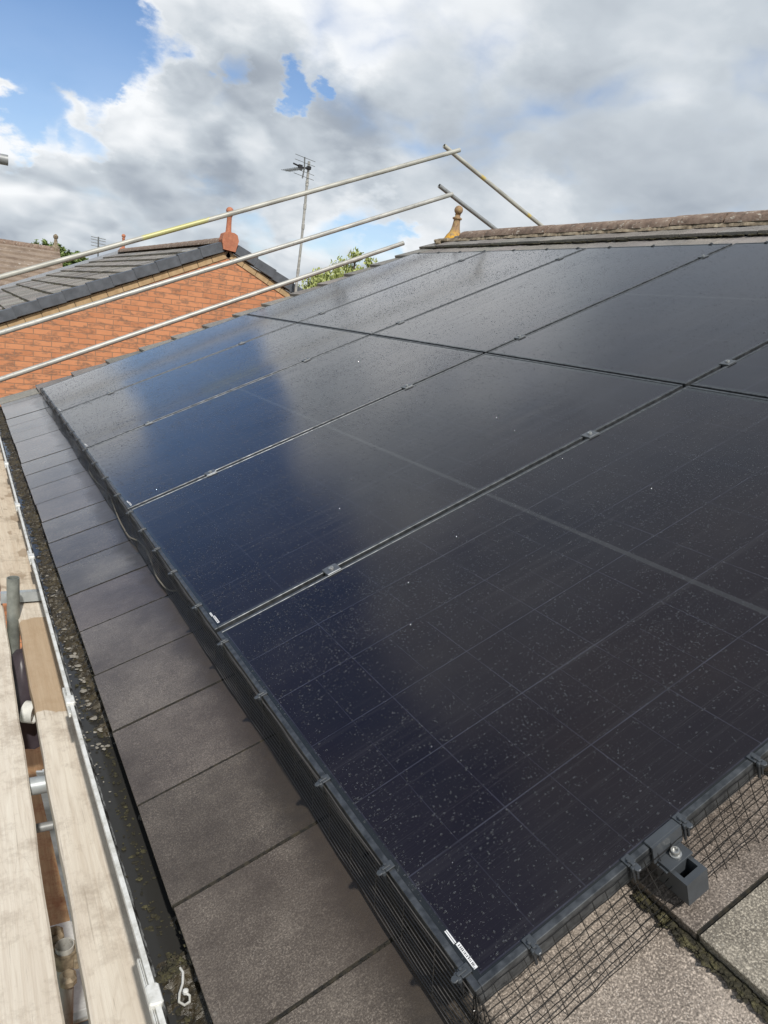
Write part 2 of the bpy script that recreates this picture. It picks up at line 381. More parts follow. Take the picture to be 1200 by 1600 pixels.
t = MT('moss'); n = t.noise(60, 6, .7); b = t.ramp(n, [(.3, (.012, .011, .006)), (.50, (.040, .035, .018)), (.62, (.095, .085, .036)), (.78, (.24, .22, .15))])
t.p(base=b, rough=.7); t.bump(t.noise(160, 5, .7), .9, .004); M['moss'] = t.m
t = MT('joint'); t.p(base=t.mix(t.rng(t.noise(80, 4), .4, .7), (.008, .007, .005), (.04, .032, .018)), rough=.85); M['joint'] = t.m
t = MT('sludge'); n = t.noise(22, 6, .7); n2 = t.noise(120, 4, .7)
b = t.mix(t.rng(n, .35, .7), (.022, .017, .010), (.085, .068, .038)); b = t.mix(t.math('MULTIPLY', t.rng(n2, .56, .72), .6), b, (.30, .29, .26))
t.p(base=b, rough=t.rng(n, .3, .7, .12, .5)); t.bump(n2, .8, .004); M['sludge'] = t.m
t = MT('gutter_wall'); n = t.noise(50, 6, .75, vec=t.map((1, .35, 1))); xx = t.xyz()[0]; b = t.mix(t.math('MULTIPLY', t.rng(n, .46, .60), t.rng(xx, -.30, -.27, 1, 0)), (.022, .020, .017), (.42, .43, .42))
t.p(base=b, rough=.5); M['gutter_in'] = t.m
t = MT('water'); t.p(base=(.035, .034, .031), rough=.16, ior=1.33); n = t.noise(30, 2); t.bump(n, .12, .002); M['water'] = t.m

def brick_mat(name, c1, c2, mort, sx=.225, sy=.075, ax=(0, 2), blotch=True):
    t = MT(name); X, Y, Z = t.xyz(); cb = t.N.new('ShaderNodeCombineXYZ'); comp = (X, Y, Z)
    t.L.new(comp[ax[0]], cb.inputs[0]); t.L.new(comp[ax[1]], cb.inputs[1])
    br = t.N.new('ShaderNodeTexBrick'); t.L.new(cb.outputs[0], br.inputs['Vector'])
    br.inputs['Scale'].default_value = 1; br.inputs['Brick Width'].default_value = sx; br.inputs['Row Height'].default_value = sy; br.inputs['Mortar Size'].default_value = .0055
    br.inputs['Mortar Smooth'].default_value = .3; br.inputs['Bias'].default_value = -.1
    br.inputs['Color1'].default_value = (*c1, 1); br.inputs['Color2'].default_value = (*c2, 1); br.inputs['Mortar'].default_value = (*mort, 1)
    br.offset = .5
    col = br.outputs['Color']
    n = t.noise(9, 5, .65); col = t.mix(t.math('MULTIPLY', t.rng(n, .35, .7), .35), col, tuple(c*1.25 for c in c1), 'MIX')
    if blotch:
        bl = t.noise(1, 1, .4, vec=t.map((4.4, 4.4, 13.3))); dk = t.rng(bl, .50, .56, 0, 1)
        sm = t.rng(t.noise(1, 4, .6, vec=t.map((16, 16, 26))), .38, .62, 0, 1)
        f = t.math('MULTIPLY', t.math('MULTIPLY', dk, sm), t.math('SUBTRACT', 1.0, br.outputs['Fac']))
        col = t.mix(t.math('MULTIPLY', f, .68), col, (.17, .125, .095))
    t.p(base=col, rough=.88, spec=.3)
    h = t.math('ADD', t.math('MULTIPLY', br.outputs['Fac'], -1.0), t.math('MULTIPLY', t.noise(90, 4), .4)); t.bump(h, .6, .006); M[name] = t.m
brick_mat('brick_orange', (.64, .285, .145), (.50, .21, .105), (.27, .18, .125))
brick_mat('brick_side', (.60, .29, .17), (.47, .215, .125), (.20, .13, .09), ax=(1, 2))
t = MT('brick_tan', rnd=True); t.p(base=t.mix(t.rng(t.noise(14, 5), .3, .7), (.40, .27, .14), (.55, .39, .22)), rough=.85); t.bump(t.noise(80, 4), .4, .003); M['brick_tan'] = t.m

t = MT('ridge_clay'); n = t.noise(9, 6, .7); b = t.ramp(n, [(.3, (.11, .08, .06)), (.5, (.23, .16, .12)), (.7, (.34, .26, .20))])
b = t.mix(t.rng(t.noise(26, 6, .75, vec=t.map((1, .6, 1), loc=(3, 1, 2))), .57, .62), b, (.55, .50, .42)); b = t.mix(t.math('MULTIPLY', t.rng(t.noise(34, 5, .7, vec=t.map(loc=(9, 4, 1))), .57, .66), .7), b, (.06, .05, .035))
t.p(base=b, rough=.85); t.bump(t.noise(60, 6, .7), .7, .006); M['ridge'] = t.m
t = MT('mortar_bed'); n = t.noise(22, 6, .7); b = t.ramp(n, [(.3, (.07, .055, .035)), (.5, (.24, .19, .13)), (.68, (.38, .33, .24)), (.78, (.45, .36, .08))])
t.p(base=b, rough=.9); t.bump(t.noise(90, 5), .8, .006); M['mortar'] = t.m
t = MT('finial_old'); X, Y, Z = t.xyz(); n = t.noise(28, 5, .7); b = t.ramp(n, [(.35, (.17, .12, .07)), (.5, (.34, .21, .12)), (.68, (.42, .34, .13))])
oy = t.math('MULTIPLY', t.rng(Z, .14, .05, 0, 1), t.rng(t.noise(17, 3), .42, .52)); b = t.mix(oy, b, (.66, .36, .04)); t.p(base=b, rough=.85); t.bump(t.noise(90, 4), .6, .004); M['finial_old'] = t.m

t = MT('pole', rnd=True); n = t.noise(1, 6, .65, vec=t.map((5, 20, 20))); b = t.mix(t.rng(n, .35, .7), (.34, .34, .315), (.55, .54, .50))
b = t.mix(t.math('MULTIPLY', t.rng(t.noise(38, 6, .75), .56, .66), .6), b, (.20, .17, .13)); pole_base = b
t.p(base=b, rough=t.rng(n, .3, .7, .32, .5), metal=.15); t.bump(t.noise(70, 3), .15, .001); M['pole'] = t.m
def pole_band(name, lo, hi, col, lo2=None, hi2=None):
    t = MT(name); X, Y, Z = t.xyz(); n = t.noise(1, 6, .65, vec=t.map((5, 20, 20))); b = t.mix(t.rng(n, .35, .7), (.33, .325, .29), (.54, .53, .47))
    jit = t.math('ADD', X, t.math('MULTIPLY', t.math('SUBTRACT', t.noise(16, 5, .7), .5), .35 if hi-lo > .2 else .05))
    f = t.math('MULTIPLY', t.rng(jit, lo, lo+.03), t.rng(jit, hi-.03, hi, 1, 0))
    if lo2 is not None: f = t.math('MAXIMUM', f, t.math('MULTIPLY', t.rng(jit, lo2, lo2+.02), t.rng(jit, hi2-.02, hi2, 1, 0)))
    b = t.mix(t.math('MULTIPLY', f, .75), b, col); t.p(base=b, rough=.45, metal=.1); M[name] = t.m
pole_band('pole_yellowed', 2.40, 3.10, (.52, .50, .16))
pole_band('pole_dirty', .58, .68, (.62, .46, .08), 1.42, 1.50)
simple('pole_grey', (.30, .31, .31), .5, .3)
simple('galv_old', (.22, .235, .215), .5, .2, var=.35, sc=22)
simple('galv_fresh', (.40, .43, .44), .42, .3, var=.25, sc=14)

def wood(name, c1, c2, c3, k=1.0, stain=None, wetm=None):
    t = MT(name, rnd=True); X, Y, Z = t.xyz()
    gr = t.noise(1, 7, .68, vec=t.map((55*k, 2.2*k, 30*k)), dist=.3); ring = t.noise(1, 3, .5, vec=t.map((9*k, .9*k, 9*k)), dist=1.6)
    rg = t.math('PINGPONG', t.math('MULTIPLY', ring, 13), .5)
    b = t.mix(t.rng(gr, .35, .70), c1, c2); b = t.mix(t.math('MULTIPLY', t.rng(rg, .0, .14, 1, 0), .24), b, c3)
    b = t.mix(t.math('MULTIPLY', t.rng(t.noise(1, 6, .7, vec=t.map((150*k, 3.5*k, 50))), .60, .70), .6), b, tuple(c*.6 for c in c3))
    b = t.mix(t.math('MULTIPLY', t.rng(t.noise(7, 8, .78), .50, .66), .62), b, tuple(c*.8 for c in c3))
    v = t.voro(2.1, vec=t.map((1.9, .9, 1))); b = t.mix(t.math('MULTIPLY', t.rng(v, .045, .09, 1, 0), .6), b, tuple(c*.55 for c in c3))
    if stain is not None:
        y0, y1 = stain; j = t.math('ADD', Y, t.math('MULTIPLY', t.math('SUBTRACT', t.noise(11, 5, .6), .5), .16)); f = t.math('MULTIPLY', t.rng(j, y0, y0+.012), t.rng(j, y1-.012, y1, 1, 0))
        b = t.mix(t.math('MULTIPLY', f, .8), b, t.mix(gr, (.34, .225, .125), (.46, .33, .20)))
    if wetm: 
        f = t.rng(t.noise(1, 3, .5, vec=t.map((14, 7, 1), loc=(4, 2, 0))), .57, .61); b = t.mix(t.math('MULTIPLY', f, .6), b, (.28, .20, .13))
    t.p(base=b, rough=.8, spec=.3); t.bump(t.math('ADD', gr, t.math('MULTIPLY', t.noise(1, 5, .7, vec=t.map((160*k, 4, 60))), .6)), .55, .003); M[name] = t.m
wood('board_pale', (.60, .525, .43), (.74, .68, .58), (.43, .35, .27))
wood('board_pale_stained', (.60, .525, .43), (.74, .68, .58), (.43, .35, .27), stain=(3.02, 3.74))
wood('board_spotted', (.56, .46, .35), (.68, .60, .48), (.34, .26, .18), wetm=True)
wood('board_brown', (.46, .29, .15), (.62, .42, .24), (.40, .13, .06))
t = MT('leaf', rnd=False); oi = t.noise(1.4, 3); g = t.noise(14, 2); b = t.mix(t.rng(g, .35, .65), (.09, .14, .03), (.20, .27, .07)); t.p(base=b, rough=.6, trans=0, sub=0); M['leaf_dark'] = t.m
t = MT('leaf_light'); g = t.noise(11, 2); b = t.mix(t.rng(g, .35, .65), (.27, .32, .08), (.50, .54, .22)); t.p(base=b, rough=.6); M['leaf_light'] = t.m
simple('bark', (.10, .075, .05), .9)
t = MT('ground'); b = t.mix(t.rng(t.noise(.3, 6), .4, .6), (.06, .075, .03), (.10, .11, .05)); t.p(base=b, rough=.95); M['ground'] = t.m
t = MT('paving'); b = t.mix(t.rng(t.noise(8, 5), .35, .65), (.16, .15, .14), (.25, .24, .22)); t.p(base=b, rough=.9); M['paving'] = t.m

# ------------------------------------------------------------------ ground
GZ = -5.3
g = MB(); g.add([(-900, -900, GZ), (900, -900, GZ), (900, 900, GZ), (-900, 900, GZ)], [(0, 1, 2, 3)]); single('ground', g, M['ground'], None, None, kind='structure')
g = MB(); g.add([(-3.5, -6, GZ+.02), (-.05, -6, GZ+.02), (-.05, 14, GZ+.02), (-3.5, 14, GZ+.02)], [(0, 1, 2, 3)]); single('path', g, M['paving'], None, None, kind='structure')

# ------------------------------------------------------------------ our house
HX = 4.08; U0, U1 = -2.36, 6.62            # ridge line and the two verges
house = thing('brick_house', 'dark concrete tiled roof in the foreground carrying the black solar panels', 'house')
w = MB(); wt = -.42
def gable(mb, y, xw, xe, xr, zt, zr, t=.22):
    vs = [(xw, y, GZ), (xe, y, GZ), (xe, y, zt), (xr, y, zr), (xw, y, zt)]
    vs += [(a, b+t, c) for a, b, c in vs]
    mb.add(vs, [(0, 1, 2, 3, 4), (9, 8, 7, 6, 5), (0, 5, 6, 1), (1, 6, 7, 2), (2, 7, 8, 3), (3, 8, 9, 4), (4, 9, 5, 0)])
XW, XE = -.04, 2*HX+.04
gable(w, U1-.30, XW, XE, HX, -.26, HX*math.tan(A)-.24); part('gable_wall', w, M['brick_orange'], house)
w = MB(); gable(w, U0+.08, XW, XE, HX, -.26, HX*math.tan(A)-.24)
part('gable_wall', w, M['brick_orange'], house)
w = MB(); w.box((XW, U0+.30, GZ), (XW+.2, U1-.30, -.262)); part('side_wall', w, M['brick_side'], house); w = MB(); w.box((XE-.2, U0+.30, GZ), (XE, U1-.30, -.262)); part('side_wall', w, M['brick_side'], house)
f = MB(); f.box((-.20, U0+.02, -.42), (-.18, U1-.02, -.262)); f.box((-.178, U0+.02, -.42), (XW-.003, U1-.02, -.405)); part('fascia_board', f, M['pvc_white'], house)
# underlay under the tiles
f = MB()
for sgn in (0, 1):
    pts = [RP(-.24, U0+.05, -.152), RP(-.24, U1-.05, -.152), RP(4.47, U1-.05, -.152), RP(4.47, U0+.05, -.152)]
    if sgn: pts = [Vector((2*HX-p.x, p.y, p.z)) for p in pts][::-1]
    f.add(pts, [(0, 1, 2, 3)])
part('underlay', f, M['moss'], house)

def add_tint(o, per_face):
    me = o.data; at = me.color_attributes.new('tint', 'FLOAT_COLOR', 'CORNER')
    arr = np.ones((len(me.loops), 4), dtype=np.float32)
    for p in me.polygons:
        v = per_face[p.index]
        for li in p.loop_indices: arr[li, :3] = v
    at.data.foreach_set('color', arr.ravel())

def tile_slab(mb, v0, v1, u0, u1, nt, nh, th=.021, T=None, jit=.0):
    # slab with chamfered tail edge and chamfered long edges
    c = .0013
    def n(v): return nt+(nh-nt)*(v-v0)/(v1-v0)
    U = [u0, u0+c, u1-c, u1]
    rows = []
    rows.append([(v0, u, n(v0)-th) for u in U])
    rows.append([(v0, u, n(v0)-c-(c if k in (0, 3) else 0)) for k, u in enumerate(U)])
    rows.append([(v0+c, u, n(v0+c)-(c if k in (0, 3) else 0)) for k, u in enumerate(U)])
    rows.append([(v1, u, n(v1)-(c if k in (0, 3) else 0)) for k, u in enumerate(U)])
    rows.append([(v1, u, n(v1)-th) for u in U])
    vs = [T(*q) if T else q for r in rows for q in r]; fs = []
    for r in range(4):
        for k in range(3): fs.append((r*4+k, r*4+k+1, (r+1)*4+k+1, (r+1)*4+k))
    fs += [(0, 4, 8, 12, 16)[::1], (19, 15, 11, 7, 3)]
    fs = [tuple(reversed(q)) for q in fs]
    mb.add(vs, fs)
    return len(fs)
def tint():
    k = random.uniform(.76, 1.20); return (k*random.uniform(.97, 1.04), k, k*random.uniform(.96, 1.04))
VK = [-.325+.32*k for k in range(15)]
def courses(T, mb, tints, vmb, vt, jmb=None):
    for k, v in enumerate(VK):
        v1 = min(v+.36, 4.50)
        off = .215 if k % 2 == 0 else .067
        j0 = math.floor((U0-off)/.297)
        j = j0
        while True:
            a = off+j*.297; b = a+.297; j += 1
            a2 = max(a, U0); b2 = min(b, U1-.30)
            if a2 >= U1-.305: break
            if b2-a2 < .03: continue
            dn = random.uniform(-.0012, .0012); dv = random.uniform(-.003, .003)
            if jmb is not None and a2 > U0+.01: jmb.box((v+.001, a2-.004, -.120), (v1-.03, a2+.004, -.1003), T=lambda a, b, c, k=(.026/.36), v_=v: (a, b, c-(a-v_)*k))
            if k >= 13:
                nf = tile_slab(vmb, v+dv, v1+dv*0, a2+.0024, b2-.0024, -.098+dn+(.012 if k == 14 else 0), -.124+dn+(.022 if k == 14 else 0), T=T); vt += [tint()]*nf
                continue
            nf = tile_slab(mb, v+dv, v1+dv*0, a2+.0024, b2-.0024, -.098+dn, -.124+dn, T=T)
            tints += [tint()]*nf
        nf = tile_slab(vmb, v-.006, v1, U1-.30, U1, -.092, -.121, .024, T=T); vt += [tint()]*nf
tm = MB(); tt = []; vm_ = MB(); vtt = []; jm = MB()
courses(None, tm, tt, vm_, vtt, jm)
o = part('joint_moss', jm, M['joint'], house, local=True); o.rotation_euler = ROOF_ROT
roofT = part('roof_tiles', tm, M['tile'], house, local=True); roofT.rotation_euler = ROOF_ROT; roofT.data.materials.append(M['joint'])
roofT.data.polygons.foreach_set('material_index', [1 if i % 14 in (6, 8, 12, 13) else 0 for i in range(len(roofT.data.polygons))])
jl = MB(); add_tint(roofT, tt)
vt_ = part('verge_tiles', vm_, M['tile_dry'], house, local=True); vt_.rotation_euler = ROOF_ROT; add_tint(vt_, vtt)
# hidden slope, plain
m2 = MB(); t2 = []; mv = MB(); tv = []
courses(lambda v, u, n: (lambda p: (2*HX-p.x, p.y, p.z))(RP(v, u, n)), m2, t2, mv, tv)
o = part('back_roof_tiles', m2, M['tile'], house); add_tint(o, t2); o = part('back_verge_tiles', mv, M['tile_dry'], house); add_tint(o, tv)
# verge mortar (dark undersides stepping up the far gable)
f = MB()
for k, v in enumerate(VK):
    f.box((v+.01, U1-.045, -.165), (v+.318, U1-.004, -.117), T=lambda a, b, c: RP(a, b, c))
part('verge_mortar', f, M['mortar'], house)
for i in range(3200):
    k_ = random.randrange(-1, 14); u = .215+k_*.297+random.gauss(0, .0013); v = random.uniform(-.324, -.01)
    s_ = random.uniform(.0008, .0030); a_ = random.uniform(0, 6); nz_ = -.0985-(v+.325)*.072
    jl.lathe([(s_, -s_*.3), (s_*.9, s_*.3), (s_*.3, s_*.5)], 5, T=lambda x, y, z: (v+x*2.2, u+y*.8, nz_+z*.6))
o = part('joint_dirt', jl, M['joint'], house, local=True); o.rotation_euler = ROOF_ROT
# ridge tiles, bedding
ridz = 1.750
for k, y in enumerate(np.arange(U1-.50, U0, -.45)):
    mb = MB(); seg = 12; a0, a1 = y, max(y-.436, U0); vs = []; fs = []
    rr = .128; dz = random.uniform(-.004, .004); dy = random.uniform(-.005, .005)
    prof = []
    for i in range(seg+1):
        th_ = math.pi*(i/seg); prof.append((math.cos(th_)*rr, max(0, math.sin(th_))**.9*.088))
    inn = [(x*.86, z*.82-.004) for x, z in prof]
    for yy in (a0, a0-.012, a1+.012, a1):
        sh = .994 if yy in (a0, a1) else 1
        for x, z in prof: vs.append((HX+x*sh, yy+dy, ridz+.018+z*sh+dz))
    nn = seg+1
    for r in range(3):
        for i in range(seg): fs.append((r*nn+i, (r+1)*nn+i, (r+1)*nn+i+1, r*nn+i+1))
    b0 = len(vs)
    for yy in (a0, a1):
        for x, z in inn: vs.append((HX+x, yy+dy, ridz+.018+z+dz))
    for i in range(seg):
        fs.append((i, i+1, b0+i+1, b0+i)); fs.append((3*nn+i+1, 3*nn+i, b0+nn+i, b0+nn+i+1))
    mb.add(vs, fs); part('ridge_tile', mb, M['ridge'], house, smooth=True)
mb = MB()
for side in (-1, 1):
    n_ = 420; vs = []
    for i in range(n_+1):
        y = U0+(U1-.08-U0)*i/n_
        b_ = .010*(rng.random()-.3)+.006*math.sin(y*23)
        zb = 1.738
        vs += [(HX+side*(.142+b_*1.5), y, zb), (HX+side*(.131+b_*.7), y, zb+.018+b_*.5), (HX+side*.112, y, ridz+.026), (HX+side*.06, y, ridz+.02)]
    fs = []
    for i in range(n_):
        for j in range(3): fs.append((i*4+j, i*4+j+1, i*4+5+j, i*4+4+j))
    mb.add(vs, fs)
part('ridge_bedding', mb, M['mortar'], house)
# finial at the far end of the ridge
FY = 6.42
mb = MB(); fx, fz = HX+.02, ridz
prof = [(.115, -.045), (.118, .02), (.10, .05), (.088, .075), (.075, .09), (.058, .115), (.046, .15), (.040, .19), (.036, .225), (.037, .24), (.05, .245), (.051, .258), (.030, .268), (.026, .285), (.034, .295)]
for i in range(9):
    a = -1.1+i*(math.pi/2+1.1)/8; prof.append((max(.0466*math.cos(a), .002), .338+.0466*math.sin(a)))
mb.lathe(prof, 20)
fin = MB(); fin.v = [(x*1.0+(-.06 if z < .0 else 0)*0, y, z) for x, y, z in mb.v]; fin.f = mb.f
fo = link_mesh('ridge_finial', fin, M['finial_old'], house, True); fo.location = (fx, FY, fz)
fo.rotation_euler = (0, R(2), 0)
mb = MB()
for i in range(60):
    a = random.uniform(0, 6.28); r = random.uniform(.07, .17); s = random.uniform(.014, .040)
    c = Vector((fx+r*math.cos(a)*1.1-.02, FY+r*math.sin(a), fz+random.uniform(-.03, .035)-abs(r)*.12))
    mb.lathe([(s*.3, -s*.6), (s, -s*.2), (s*.9, s*.3), (s*.3, s*.6)], 6, T=lambda x, y, z: (c.x+x, c.y+y, c.z+z))
part('finial_mortar', mb, M['mortar'], house)

# gutter: half round trough along the eaves
gx, gz, gr = -.264, -.262, .056
def gwarp(mb):      # the trough runs closer to the wall at the near end
    o = []
    for x, y, z in mb.v:
        t_ = min(1, max(0, (1.30-y)/1.10)); t_ = t_*t_*(3-2*t_); w_ = min(1, max(0, (gx+gr-x)/(2*gr)))
        o.append((x+.008*t_*w_, y, z))
    mb.v = o
    return mb
def gut(mb, r0, y0, y1, *a_, **k_):
    ys = [y0]+[q for q in (0, .1, .2, .3, .4, .5, .6, .7, .8, .9, 1.0, 1.1, 1.2, 1.3) if y0 < q < y1]+[y1]
    for p_, q_ in zip(ys[:-1], ys[1:]): gut1(mb, r0, p_, q_, *a_, **k_)
def gut1(mb, r0, y0, y1, a0=180, a1=360, seg=14, th=.003, lip=True):
    pr = []
    for i in range(seg+1):
        a = R(a0+(a1-a0)*i/seg); pr.append((gx+r0*math.cos(a), gz+r0*math.sin(a)))
    inn = [(gx+(x-gx)*(1-th/r0), gz+(z-gz)*(1-th/r0)) for x, z in pr][::-1]
    loop = pr+inn; n = len(loop); vs = [(x, y0, z) for x, z in loop]+[(x, y1, z) for x, z in loop]
    fs = [(i, (i+1) % n, n+(i+1) % n, n+i) for i in range(n)]
    mb.add(vs, fs)
gm = MB(); gut(gm, gr, U0, U1+.02); gutter = part('gutter', gwarp(gm), M['pvc_white'], house, smooth=True)
# rolled front lip
lp = MB(); ysl = [U0, 0, .1, .2, .3, .4, .5, .6, .7, .8, .9, 1.0, 1.1, 1.2, 1.3, U1+.02]
for p_, q_ in zip(ysl[:-1], ysl[1:]): lp.box((gx-gr-.0055, p_, gz-.004), (gx-gr+.0035, q_, gz+.005))
lp.box((gx-gr-.0035, U0, gz+.0061), (gx-gr+.001, U0+.01, gz+.0075)); lp.box((gx+gr-.004, U0, gz-.002), (gx+gr+.003, U1+.02, gz+.004))
part('gutter_lip', gwarp(lp), M['white_plastic'], gutter)
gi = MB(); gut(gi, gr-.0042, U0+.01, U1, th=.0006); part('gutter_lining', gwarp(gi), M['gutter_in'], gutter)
for y in (.376, 1.342, 2.53, 3.297, 4.214, 5.3, -.6):
    b_ = MB(); gut(b_, gr+.0045, y-.022, y+.022, 180, 290); b_.bevbox((gx-gr-.014, y-.020, gz-.004), (gx-gr+.009, y+.020, gz+.0105), .003)
    b_.bevbox((gx-gr-.012, y-.06, gz-.012), (gx-gr-.006, y+.085, gz+.001), .002)
    part('gutter_bracket', gwarp(b_), M['white_plastic'], gutter)
# white joint sleeve with triangular flap under the rim
b_ = MB(); gut(b_, gr+.006, 2.36, 2.50, 180, 300); part('gutter_joint', gwarp(b_), M['white_plastic'], gutter)

# water and sludge in the gutter
def vnoise(x, y, s):
    return (math.sin(x*13.1*s+y*7.3*s)+math.sin(x*5.7*s-y*11.9*s+1.7)+math.sin(y*19.3*s+2.1+x*3*s)+math.sin(y*31.7*s-x*23*s))/4
wz = gz-.036
g = MB(); ysl = [U0+.02, 0, .1, .2, .3, .4, .5, .6, .7, .8, .9, 1.0, 1.1, 1.2, 1.3, U1-.02]
g.add([q for y in ysl for q in ((gx-.0415, y, wz), (gx+.0415, y, wz))], [(2*i, 2*i+1, 2*i+3, 2*i+2) for i in range(len(ysl)-1)]); gwarp(g)
single('water', g, M['water'], None, None, kind='structure')
g = MB(); nx, ny = 14, 1500; vs = []; fs = []
for j in range(ny+1):
    y = -.6+(U1-.05+.6)*j/ny
    lvl = -.006+.016*vnoise(0, y, .5)+(.020 if y > 1.35 else 0)+(.02 if y < .47 else 0)-(.016 if .47 < y < 1.2 else 0)
    for i in range(nx+1):
        x = gx-.040+.090*i/nx
        side = ((x-gx+.034)/.045); z = wz-.010+lvl*.6+.013*side+.008*vnoise(x*6, y*4, 1.3)+.007*(rng.random()-.5)
        if i == 0: z = wz-.03
        vs.append((x, y, z))
for j in range(ny):
    for i in range(nx):
        a = j*(nx+1)+i; fs.append((a, a+1, a+nx+2, a+nx+1))
g.add(vs, fs); single('gutter_moss', gwarp(g), M['sludge'], 'dark wet moss and silt lying in the white gutter', 'moss', kind='stuff', smooth=True)
# pale lichen dots and moss tufts under the tile edge
g = MB()
def lump(mb, c, s, seg=7, flat=.6):
    prof = [(s*.5, -s*.4*flat), (s*1.0, -s*.1*flat), (s*.95, s*.25*flat), (s*.5, s*.5*flat), (s*.1, s*.58*flat)]
    k = random.uniform(0, 6.28); sx = random.uniform(.7, 1.3)
    mb.lathe(prof, seg, T=lambda x, y, z: (c[0]+x*sx*(1+.25*math.sin(3*math.atan2(y, x)+k)), c[1]+y*(2-sx)*(1+.2*math.sin(2*math.atan2(y, x)+k)), c[2]+z))
for i in range(3800):
    y = random.choice((random.uniform(1.3, 6.4), random.uniform(2.3, 6.4), random.uniform(1.3, 6.4), random.uniform(.45, 1.3) if random.random() < .45 else random.uniform(2, 6), random.uniform(-.5, .45)))
    lump(g, (gx+random.gauss(-.004, .012)+(.004 if y < 1.3 else 0), y, wz+random.uniform(-.004, .004)), random.choice((.002, .003, .003, .006))*random.uniform(.6, 1.2), 6, .4)
for i in range(900):
    y = random.uniform(-.5, 6.5)
    lump(g, RP(-.325+random.uniform(-.004, .010), y, -.119+random.uniform(-.006, .001)), random.uniform(.002, .0055), 5)
single('eaves_moss', g, M['moss'], 'clumps of dark moss along the tile edge above the gutter', 'moss', kind='stuff')
simple('lichen', (.27, .25, .21), .9, var=.45, sc=90)
g = MB()
for y in np.arange(1.15, 2.4, .073):
    for q in range(5): lump(g, (gx-.004+random.gauss(0, .006), y+random.gauss(0, .010), wz+.007), random.uniform(.003, .0085), 8, .35)
for i in range(160): lump(g, (gx-.034+random.gauss(0, .006), random.uniform(.9, 6.3), wz+.004+random.random()*.01), random.uniform(.0015, .004), 6, .5)
single('gutter_scum', gwarp(g), M['lichen'], 'row of whitish foam blots floating on the dark gutter water', 'foam', kind='stuff')
g = MB(); lump(g, (-.262, .437, wz+.004), .026, 14, .5); 
for i in range(60): lump(g, (-.262+random.gauss(0, .012), .437+random.gauss(0, .010), wz+.016), random.uniform(.002, .005), 5)
single('moss_clump', g, M['moss'], 'rounded lump of moss sitting in the gutter beside the white hook', 'moss clump', smooth=False)
g = MB(); zz = wz+.014
g.tube([(-.258, .432, zz+.003), (-.256, .42, zz+.004), (-.262, .40, zz+.003), (-.271, .385, zz+.002), (-.275, .372, zz), (-.268, .363, zz), (-.259, .366, zz), (-.257, .374, zz+.003), (-.262, .381, zz+.004)], .0022, 8)
g.lathe([(.002, -.004), (.005, -.002), (.005, .003), (.002, .005)], 8, T=lambda x, y, z: (-.262+x, .382+y, zz+.005+z))
single('plastic_hook', g, M['white_plastic'], 'small white plastic hook lying in the wet gutter', 'hook', smooth=True)
# moss in the laps
g = MB()
for i in range(1300):
    v = .316+random.gauss(-.010, .0045); u = random.uniform(-.9, .02)
    lump(g, RP(v, u, -.117+random.random()*.004), random.uniform(.002, .007), 6)
for i in range(900):
    v = VK[14]-.004+random.gauss(0, .004); u = random.uniform(-.5, 6.5); s = random.choice((.005, .008, .008, .012, .022))*random.uniform(.6, 1.1)
    lump(g, RP(v-s*.5, u, -.112+random.random()*.008), s, 6, .45)
single('tile_moss', g, M['moss'], 'dark moss packed into the laps between the concrete tiles', 'moss', kind='stuff')
t = MT('lichen_white'); t.p(base=(.55, .56, .46), rough=.9); M['lw'] = t.m
g = MB()
for (v, u, s) in ((-.175, .157, .008), (-.168, .163, .006), (-.181, .150, .004), (-.195, 2.045, .009), (-.20, 2.06, .006), (-.188, 2.052, .007), (-.097, .356, .004), (-.102, .350, .003)):
    lump(g, RP(v, u, -.1055-(v+.325)*.072), s, 12, .22)
for i in range(60): lump(g, RP(random.uniform(4.15, 4.4), random.uniform(0, 6), -.098), random.uniform(.008, .02), 8, .08)
single('lichen', g, M['lw'], 'pale lichen blots scattered over the concrete tiles', 'lichen', kind='stuff')

# ------------------------------------------------------------------ rails
PW, PL, GAP = 1.134, 1.771, .0126
PU, PV = PW+.020, PL+.0126
ends = (('lowest mounting rail, its capped end sticking out at the near edge', .352), ('mounting rail across the upper part of the lower row of panels', 1.325), ('mounting rail under the lower part of the upper row of panels', 1.99), ('topmost mounting rail, nearest the ridge', 3.30))
for lab, v in ends:
    r = thing('mounting_rail', 'black '+lab, 'rail', RP(v, 0, 0), ROOF_ROT)
    b = MB(); b.box((-.019, -.012, -.076), (.019, 5.76, -.036)); part('rail', b, M['black_plastic'], r, local=True)
    # hollow end cap with a slot in its top
    b = MB()
    b.box((-.021, -.056, -.080), (-.0145, -.0, -.034)); b.box((.0145, -.056, -.080), (.021, -.0, -.034))
    b.box((-.0145, -.056, -.080), (.0145, -.0455, -.034)); b.box((-.0145, -.0455, -.080), (.0145, -.0125, -.073)); b.box((-.0145, -.026, -.073), (.0145, -.0125, -.034))
    part('end_cap', b, M['dark_grey_plastic'], r, local=True)
    # end clamp: lip over the frame, web, plate and bolt
    b = MB(); b.bevbox((-.030, -.0035, .0010), (.030, .011, .0042), .0012); b.box((-.030, -.0062, -.030), (.030, -.0032, .0035)); b.bevbox((-.024, -.030, -.031), (.024, -.0062, -.0265), .001)
    b.bevbox((-.028, -.026, -.0345), (.026, -.0064, -.0312), .001)
    part('end_clamp', b, M['dark_grey_plastic'], r, local=True)
    b = MB(); b.lathe([(.0086, 0), (.0088, .001), (.0088, .0025), (.0068, .003), (.0068, .009), (.0062, .0102), (.004, .0102), (.0036, .006), (.0005, .006)], 20, T=lambda x, y, z: (x+.003, y-.0165, z-.0265))
    part('bolt', b, M['steel_bolt'], r, local=True, smooth=True)
for j in range(14):
    for vv, rowname in ((.9, 0),):
        pass
